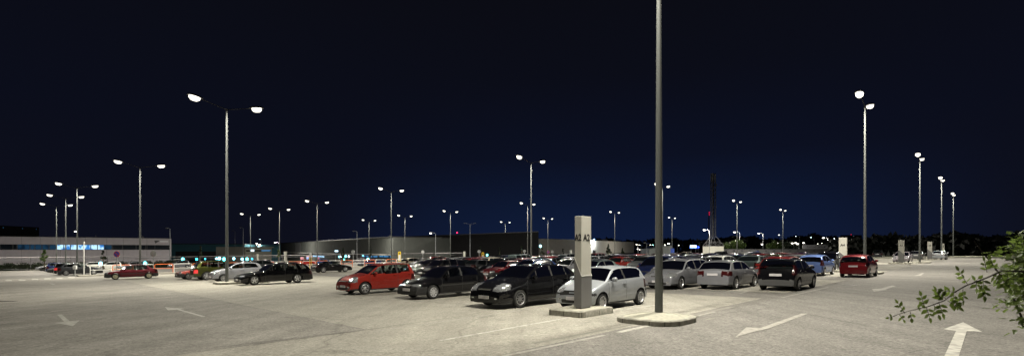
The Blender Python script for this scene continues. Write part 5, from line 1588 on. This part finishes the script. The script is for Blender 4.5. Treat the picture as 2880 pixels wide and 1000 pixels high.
        q.tube(c0, c0 + Vector((.2, 0, -.12)), .03, .03, 8); q.tube(c0 + Vector((0, -.17, 0)), c0 + Vector((0, .17, 0)), .015, .015, 6)
        out.append(('steering_wheel', q.mesh('steering_wheel', [M_PLAS])))
    # door mirrors
    for s_ in (1, -1):
        q = MB(); xm = L / 2 - (xc + .34 * (xf - xc) + .12); zm = lerp_pts(zb0, xc) + .10; ym = s_ * (hw + .06)
        for k_, (t_, r1_, r2_) in enumerate(((-.09, .02, .03), (-.05, .075, .065), (.02, .095, .08), (.07, .09, .078), (.09, .06, .05))):
            for i_ in range(10):
                a = 2 * math.pi * i_ / 10
                q.v.append((xm + .07 * math.cos(a) * (r2_ / .08) - .0, ym + s_ * 0 + t_, zm + r2_ * math.sin(a)))
        for k_ in range(4):
            for i_ in range(10):
                j_ = (i_ + 1) % 10; q.f.append((k_ * 10 + i_, k_ * 10 + j_, (k_ + 1) * 10 + j_, (k_ + 1) * 10 + i_)); q.m.append(0)
        q.f.append(tuple(range(10))[::-1]); q.m.append(0); q.f.append(tuple(range(40, 50))); q.m.append(0)
        q.tube((xm, s_ * (hw - .06), zm - .07), (xm, s_ * (hw + .02), zm - .04), .025, .02, 6, 0)
        out.append(('door_mirror', q.mesh('door_mirror', [PAINTS['silver']], 50)))
    if sp.get('rails'):
        for s_ in (1, -1):
            q = MB(); pr = None
            for i_ in range(9):
                x_ = xf + .25 + (xr - xf - .35) * i_ / 8; p = (L / 2 - x_, s_ * (hw - .27), top(x_) - .005 + (.035 if 0 < i_ < 8 else -.02))
                if pr: q.tube(pr, p, .014, .014, 6)
                pr = p
            out.append(('roof_rail', q.mesh('roof_rail', [M_CHR])))
    # wheels: tyre with a rim as sub-part
    ty = MB(); rw = .19
    rh = R * .66
    ty.lathe([(rh - .01, -rw * .42), (rh, -rw / 2), (R - .035, -rw / 2), (R - .008, -rw * .38), (R, -rw * .22), (R, rw * .22), (R - .008, rw * .38), (R - .035, rw / 2), (rh, rw / 2), (rh - .01, rw * .42), (rh - .015, .02), (.001, .02)], 26 if hero else 14, axis='y')
    rm = MB(); kind = sp['rim']; n0 = 24
    rm.lathe([(rh - .012, .05), (rh + .002, rw / 2 + .001), (rh - .012, rw / 2 + .006), (rh - .028, rw * .40), (rh - .03, .06)], 26 if hero else 14, axis='y')
    rm.lathe([(.001, rw * .42), (.035, rw * .42), (.05, rw * .36), (.052, .03)], 12, axis='y')
    ns = {'five': 5, 'six': 6, 'multi': 9, 'holes': 8, 'plain': 0}[kind]
    if kind == 'plain':
        rm.lathe([(rh - .02, rw * .30), (rh * .72, rw * .26), (rh * .62, rw * .34), (rh * .4, rw * .42), (.001, rw * .44)], 26, axis='y')
    for i_ in range(ns):
        a = 2 * math.pi * i_ / ns
        wsp = {'five': .042, 'six': .03, 'multi': .017, 'holes': .030}[kind]
        M_ = Matrix.Rotation(a, 4, 'Y')
        for (s0, s1, w0, w1, h0, h1) in ((.03, rh - .02, wsp * 1.2, wsp * .95, rw * .40, rw * .38),):
            c8 = [(-w0, .05, s0), (w0, .05, s0), (w0, h0, s0), (-w0, h0, s0), (-w1, .05, s1), (w1, .05, s1), (w1, h1, s1), (-w1, h1, s1)]
            c8 = [tuple(M_ @ Vector(p)) for p in c8]; b0 = len(rm.v); rm.v += c8
            for f_ in ((3, 2, 6, 7), (0, 3, 7, 4), (2, 1, 5, 6)): rm.f.append(tuple(b0 + t for t in f_)); rm.m.append(0)
    if kind == 'holes':
        rm.lathe([(rh - .02, rw * .34), (rh * .80, rw * .37)], 24, axis='y'); rm.lathe([(rh * .42, rw * .40), (.02, rw * .42)], 24, axis='y')
    rmat = {'five': M_RIM, 'six': M_RIM, 'multi': M_RIM, 'holes': M_CAPR, 'plain': M_STEEL}[kind]
    return dict(sp=sp, parts=[(n_, m_) for (n_, m_) in out if m_ is not None], tyre=ty.mesh('wheel', [M_TYRE], 40), rim=rm.mesh('rim', [rmat], 40), L=L, hw=hw, R=R, xw=xw)

CACHE = {}
def proto(kind, hero):
    if (kind, hero) not in CACHE: CACHE[(kind, hero)] = car_meshes(SPECS[kind], .045 if hero else .10, hero)
    return CACHE[(kind, hero)]

NRM = Vector((-.0145, .0088, 1)).normalized()
def spawn(kind, colour, x, y, heading, name, label, cat, group, hero=True, scale=1.0, rimmat=None, tlmat=None):
    """x, y: centre on the ground; heading in degrees, 0 along +x"""
    C = proto(kind, hero)
    z = G(x, y)
    f = Vector((math.cos(math.radians(heading)), math.sin(math.radians(heading)), 0))
    f = (f - NRM * f.dot(NRM)).normalized(); l_ = NRM.cross(f)
    root = thing(name, label, cat, (0, 0, 0), 0, group)
    Mx = Matrix((( f.x, l_.x, NRM.x, x), (f.y, l_.y, NRM.y, y), (f.z, l_.z, NRM.z, z + .002), (0, 0, 0, 1))) @ Matrix.Scale(scale, 4)
    root.matrix_world = Mx
    pm = PAINTS[colour]
    for (n_, m_) in C['parts']:
        o = link(n_, m_, root)
        if n_ in ('body', 'door_handle', 'door_mirror'):
            o.material_slots[0].link = 'OBJECT'; o.material_slots[0].material = pm
        if n_ == 'taillight' and tlmat:
            o.material_slots[0].link = 'OBJECT'; o.material_slots[0].material = tlmat
    for xw_ in C['xw']:
        for s_ in (1, -1):
            w = link('wheel', C['tyre'], root, (C['L'] / 2 - xw_, s_ * (C['hw'] - .115), C['R']))
            if s_ == -1: w.rotation_euler = (0, 0, math.pi)
            r_ = link('rim', C['rim'], w)
            if rimmat:
                r_.material_slots[0].link = 'OBJECT'; r_.material_slots[0].material = rimmat
    return root

def by_wheel(kind, X, Y, which, heading):
    """centre of the car whose near-side front or rear wheel touches the ground at photo position X, Y"""
    sp = SPECS[kind]; x, y = gp(X, Y)
    f = Vector((math.cos(math.radians(heading)), math.sin(math.radians(heading)))); l_ = Vector((-f.y, f.x))
    side = 1 if l_.dot(Vector((1, -1))) > 0 else -1
    ax = sp['L'] / 2 - (sp['fo'] if which == 'f' else sp['fo'] + sp['wb']); ay = side * (sp['W'] / 2 - .05)
    c_ = Vector((x, y)) - f * ax - l_ * ay
    return c_.x, c_.y

GN = 'cars parked in the nearest rows'
HERO = [
 ('hatch', 'bright_red', 1027, 827, 'f', 225, 'parked_car', 'bright red five door hatchback parked left of the black hatchbacks', {}),
 ('family', 'black', 1219, 840, 'f', 225, 'parked_car', 'older black family hatchback with wheel covers, between the bright red and glossy black cars', {}),
 ('compact', 'black', 1463, 865, 'f', 225, 'parked_car', 'glossy black hatchback with bright headlights beside the A2 pylon', {}),
 ('city', 'pale_silver', 1801, 856, 'r', 225, 'parked_car', 'small silver three door city car parked behind the A2 pylon', {}),
 ('estate', 'silver', 1916, 812, 'f', 225, 'parked_car', 'silver estate car facing the viewer right behind the tall near pole', {}),
 ('three', 'silver', 2070, 813, 'r', 45, 'parked_car', 'silver three door hatchback seen from behind, between silver estate and black hatchback', {}),
 ('fiver', 'black', 2247, 817, 'r', 45, 'parked_car', 'black hatchback seen from behind with pale number plate, at the lane edge', {}),
 ('bubble', 'dark_red', 2446, 779, 'r', 45, 'parked_car', 'dark red rounded hatchback seen from behind in front of the A4 pylon', {}),
 ('bubble', 'blue', 2319, 775, 'r', 45, 'parked_car', 'light blue rounded hatchback seen from behind, left of the red one', {}),
 ('offroad', 'black', 2352, 763, 'f', 225, 'parked_car', 'black off roader facing the viewer partly hidden by the A4 pylon', {}),
 ('saloon', 'mauve', 2558, 738, 'f', 225, 'parked_car', 'silver saloon facing the viewer behind the A6 pylon', {}),
 ('saloon', 'grey', 2597, 730, 'r', 45, 'parked_car', 'grey saloon seen from behind between the A6 and A8 pylons', {}),
 ('saloon', 'pale_silver', 2661, 729, 'r', 45, 'parked_car', 'pale silver saloon seen from behind, farthest right of all cars', {}),
 ('hatch', 'dark_grey', 2482, 724, 'r', 45, 'parked_car', 'small dark distant hatchback right of the tallest right hand mast', {}),
 ('bigestate', 'black', 716, 801, 'f', 225, 'parked_car', 'long black estate car beside the island of the tallest mast', {}),
 ('small', 'silver', 629, 792, 'f', 225, 'parked_car', 'silver three door small car behind the tallest mast', {}),
 ('offroad', 'green', 582, 787, 'r', 45, 'parked_car', 'dark green off roader seen from behind with lit red tail light', {'tlmat': 'on'}),
 ('liftback', 'faded_red', 531, 785, 'f', 225, 'parked_car', 'faded red older hatchback whose nose shows left of the green off roader', {}),
 ('liftback', 'maroon', 325, 785.5, 'f', 222, 'parked_car', 'dark red older hatchback standing alone in the open lane', {'rim': 'cream'}),
 ('coupe', 'black', 910, 766, 'r', 42, 'parked_car', 'black low coupe facing right in the gap left of the bright red hatchback', {}),
 ('compact', 'dark_grey', 186, 774, 'r', 45, 'parked_car', 'dark hatchback behind the slender white pole, rearmost of the left group', {}),
 ('hatch', 'black', 168, 772, 'r', 45, 'parked_car', 'black hatchback with red tail light, second from the right in the left group', {'tlmat': 'on'}),
 ('family', 'grey', 155, 768.5, 'f', 225, 'parked_car', 'grey hatchback with bright headlight in the middle of the left group', {}),
 ('hatch', 'navy', 143, 766, 'r', 45, 'parked_car', 'navy hatchback in the middle of the left group', {}),
 ('family', 'black', 131, 763.5, 'f', 225, 'parked_car', 'black hatchback second from the left edge of the left group', {}),
 ('saloon', 'silver', 117, 761, 'f', 225, 'parked_car', 'silver saloon at the left end of the left group', {}),
]
for (kind, col, X, Y, wh, hd, nm, lab, ex) in HERO:
    x, y = by_wheel(kind, X, Y, wh, hd)
    spawn(kind, col, x, y, hd, nm, lab, 'car', GN, True, tlmat=M_TLON if ex.get('tlmat') else None, rimmat=M_CREAMW if ex.get('rim') else None)

# cars on the far side of the hoops and road
FARL = [
 ('hatch', 'silver', 488, 752.5, 'f', 225, 'silver hatchback seen side on beyond the second white hoop'),
 ('van', 'white', 478, 748, 'f', 225, 'white van beyond the silver side on hatchback'),
 ('offroad', 'grey', 458, 751, 'f', 225, 'grey off roader left of the silver side on hatchback'),
 ('offroad', 'dark_grey', 566, 754, 'f', 225, 'dark grey off roader roof showing above the green off roader'),
 ('estate', 'silver', 352, 757, 'f', 225, 'silver estate car behind the roof of the dark red hatchback'),
 ('hatch', 'white', 288, 758, 'f', 225, 'white hatchback behind the first white hoop'),
 ('compact', 'white', 232, 757, 'f', 225, 'white hatchback left of the bluish white flare'),
 ('saloon', 'mauve', 730, 745, 'f', 225, 'pale pinkish saloon left of the A1 pylon'),
 ('saloon', 'red', 842, 748, 'f', 225, 'red saloon behind the hoops left of the yellow frame'),
 ('saloon', 'mid_blue', 888, 746, 'f', 225, 'blue saloon behind the roof of the black coupe'),
 ('saloon', 'mauve', 998, 739, 'f', 225, 'pale pinkish saloon under the grey round sign, right of the coupe'),
 ('family', 'navy', 1030, 750, 'f', 225, 'navy hatchback just above the bright red hatchback windscreen'),
 ('family', 'grey', 662, 757, 'f', 225, 'grey hatchback roof showing above the silver small car'),
 ('hatch', 'dark_grey', 726, 762, 'r', 45, 'dark grey hatchback right behind the silver small car'),
]
for (kind, col, X, Y, wh, hd, lab) in FARL:
    x, y = by_wheel(kind, X, Y, wh, hd)
    spawn(kind, col, x, y, hd, 'parked_car', lab, 'car', 'cars parked beyond the hoops', False)

# rows of cars in the middle of the car park
NAMES = {'city': 'city car', 'hatch': 'hatchback', 'family': 'family hatchback', 'compact': 'compact hatchback', 'estate': 'estate car', 'bigestate': 'long estate car', 'three': 'three door hatchback',
         'fiver': 'five door hatchback', 'bubble': 'rounded hatchback', 'small': 'small car', 'liftback': 'liftback', 'coupe': 'coupe', 'saloon': 'saloon', 'offroad': 'off roader', 'van': 'high roofed van'}
ROWS = [(26.4, -14.0, -43), (31.6, -9.4, -46), (42.2, -11.5, -66), (47.6, -12, -68), (58.2, -14, -72), (63.6, -14, -72), (74.2, -18, -72), (79.6, -20, -72), (90.2, -26, -72), (95.6, -30, -72), (106.2, -40, -72)]
FORCED = {(0, 0): ('offroad', 'navy', 225), (0, 1): None, (0, 2): ('three', 'teal_grey', 225), (0, 3): None, (0, 4): ('compact', 'mid_blue', 225), (0, 5): ('family', 'dark_red', 225), (0, 6): None, (0, 8): ('estate', 'black', 225), (0, 9): ('compact', 'black', 225), (0, 10): None, (0, 11): None,
          (1, 0): ('estate', 'red', 225), (1, 1): None, (1, 2): ('hatch', 'dark_grey', 225), (1, 3): ('hatch', 'orange_red', 225), (1, 5): ('saloon', 'grey', 225), (2, 11): ('van', 'teal_grey', 45), (2, 13): ('estate', 'beige', 45), (2, 14): ('hatch', 'silver', 225)}
CULL = {(2, 4), (3, 3), (3, 15), (3, 20), (3, 21), (4, 6), (4, 14), (5, 0), (5, 2), (5, 13), (5, 14), (5, 19), (6, 14), (6, 15), (6, 16), (6, 17), (6, 19), (7, 10), (7, 14), (7, 15), (7, 17), (7, 19), (8, 0), (8, 15), (8, 16), (8, 17), (9, 3), (9, 13), (9, 15), (10, 1), (10, 4)}
R3 = random.Random(21)
KW = ['hatch', 'family', 'compact', 'estate', 'three', 'fiver', 'bubble', 'small', 'saloon', 'offroad', 'van', 'bigestate']
KP = [14, 14, 12, 12, 6, 8, 8, 6, 12, 6, 3, 5]
CWt = [('black', 20), ('dark_grey', 12), ('silver', 16), ('grey', 12), ('pale_silver', 6), ('white', 7), ('red', 8), ('dark_red', 7), ('navy', 8), ('mid_blue', 5), ('beige', 4), ('green', 2), ('maroon', 4), ('teal_grey', 3)]
CN = {'dark_grey': 'dark grey', 'pale_silver': 'pale silver', 'dark_red': 'dark red', 'mid_blue': 'mid blue', 'orange_red': 'orange red', 'teal_grey': 'greenish grey'}
cars_fill = []
for ri, (u, v1, v0) in enumerate(ROWS):
    k = 0; v = v1
    while v > v0:
        kind = R3.choices(KW, KP)[0]; col = R3.choices([c_[0] for c_ in CWt], [c_[1] for c_ in CWt])[0]
        hd = 45 if R3.random() < .3 else 225
        occ = R3.random() < (.78 if ri < 8 else .6); du = R3.uniform(-.3, .3); dv = R3.uniform(-.12, .12); dh = R3.uniform(-1.5, 1.5)
        if ri == 0 and kind in ('van',): kind = 'hatch'
        if ri < 2 and kind in ('van', 'offroad', 'bubble'): kind = 'family'
        if (ri, k) in FORCED:
            if FORCED[(ri, k)] is None: occ = False
            else: kind, col, hd = FORCED[(ri, k)]; occ = True
        if occ and (ri, k) not in CULL:
            x, y = uv(u + du, v + dv)
            lab = f"{CN.get(col, col)} {NAMES[kind]} {'facing away' if hd == 45 else 'facing the viewer'}, {ORD[k + 1]} bay from the lane, {ORD[ri + 2]} row back"
            r_ = spawn(kind, col, x, y, hd + dh, 'parked_car', lab, 'car', 'cars parked in the packed middle rows', ri < 1)
            r_['slot'] = f"{ri},{k}"
        v -= 2.6; k += 1
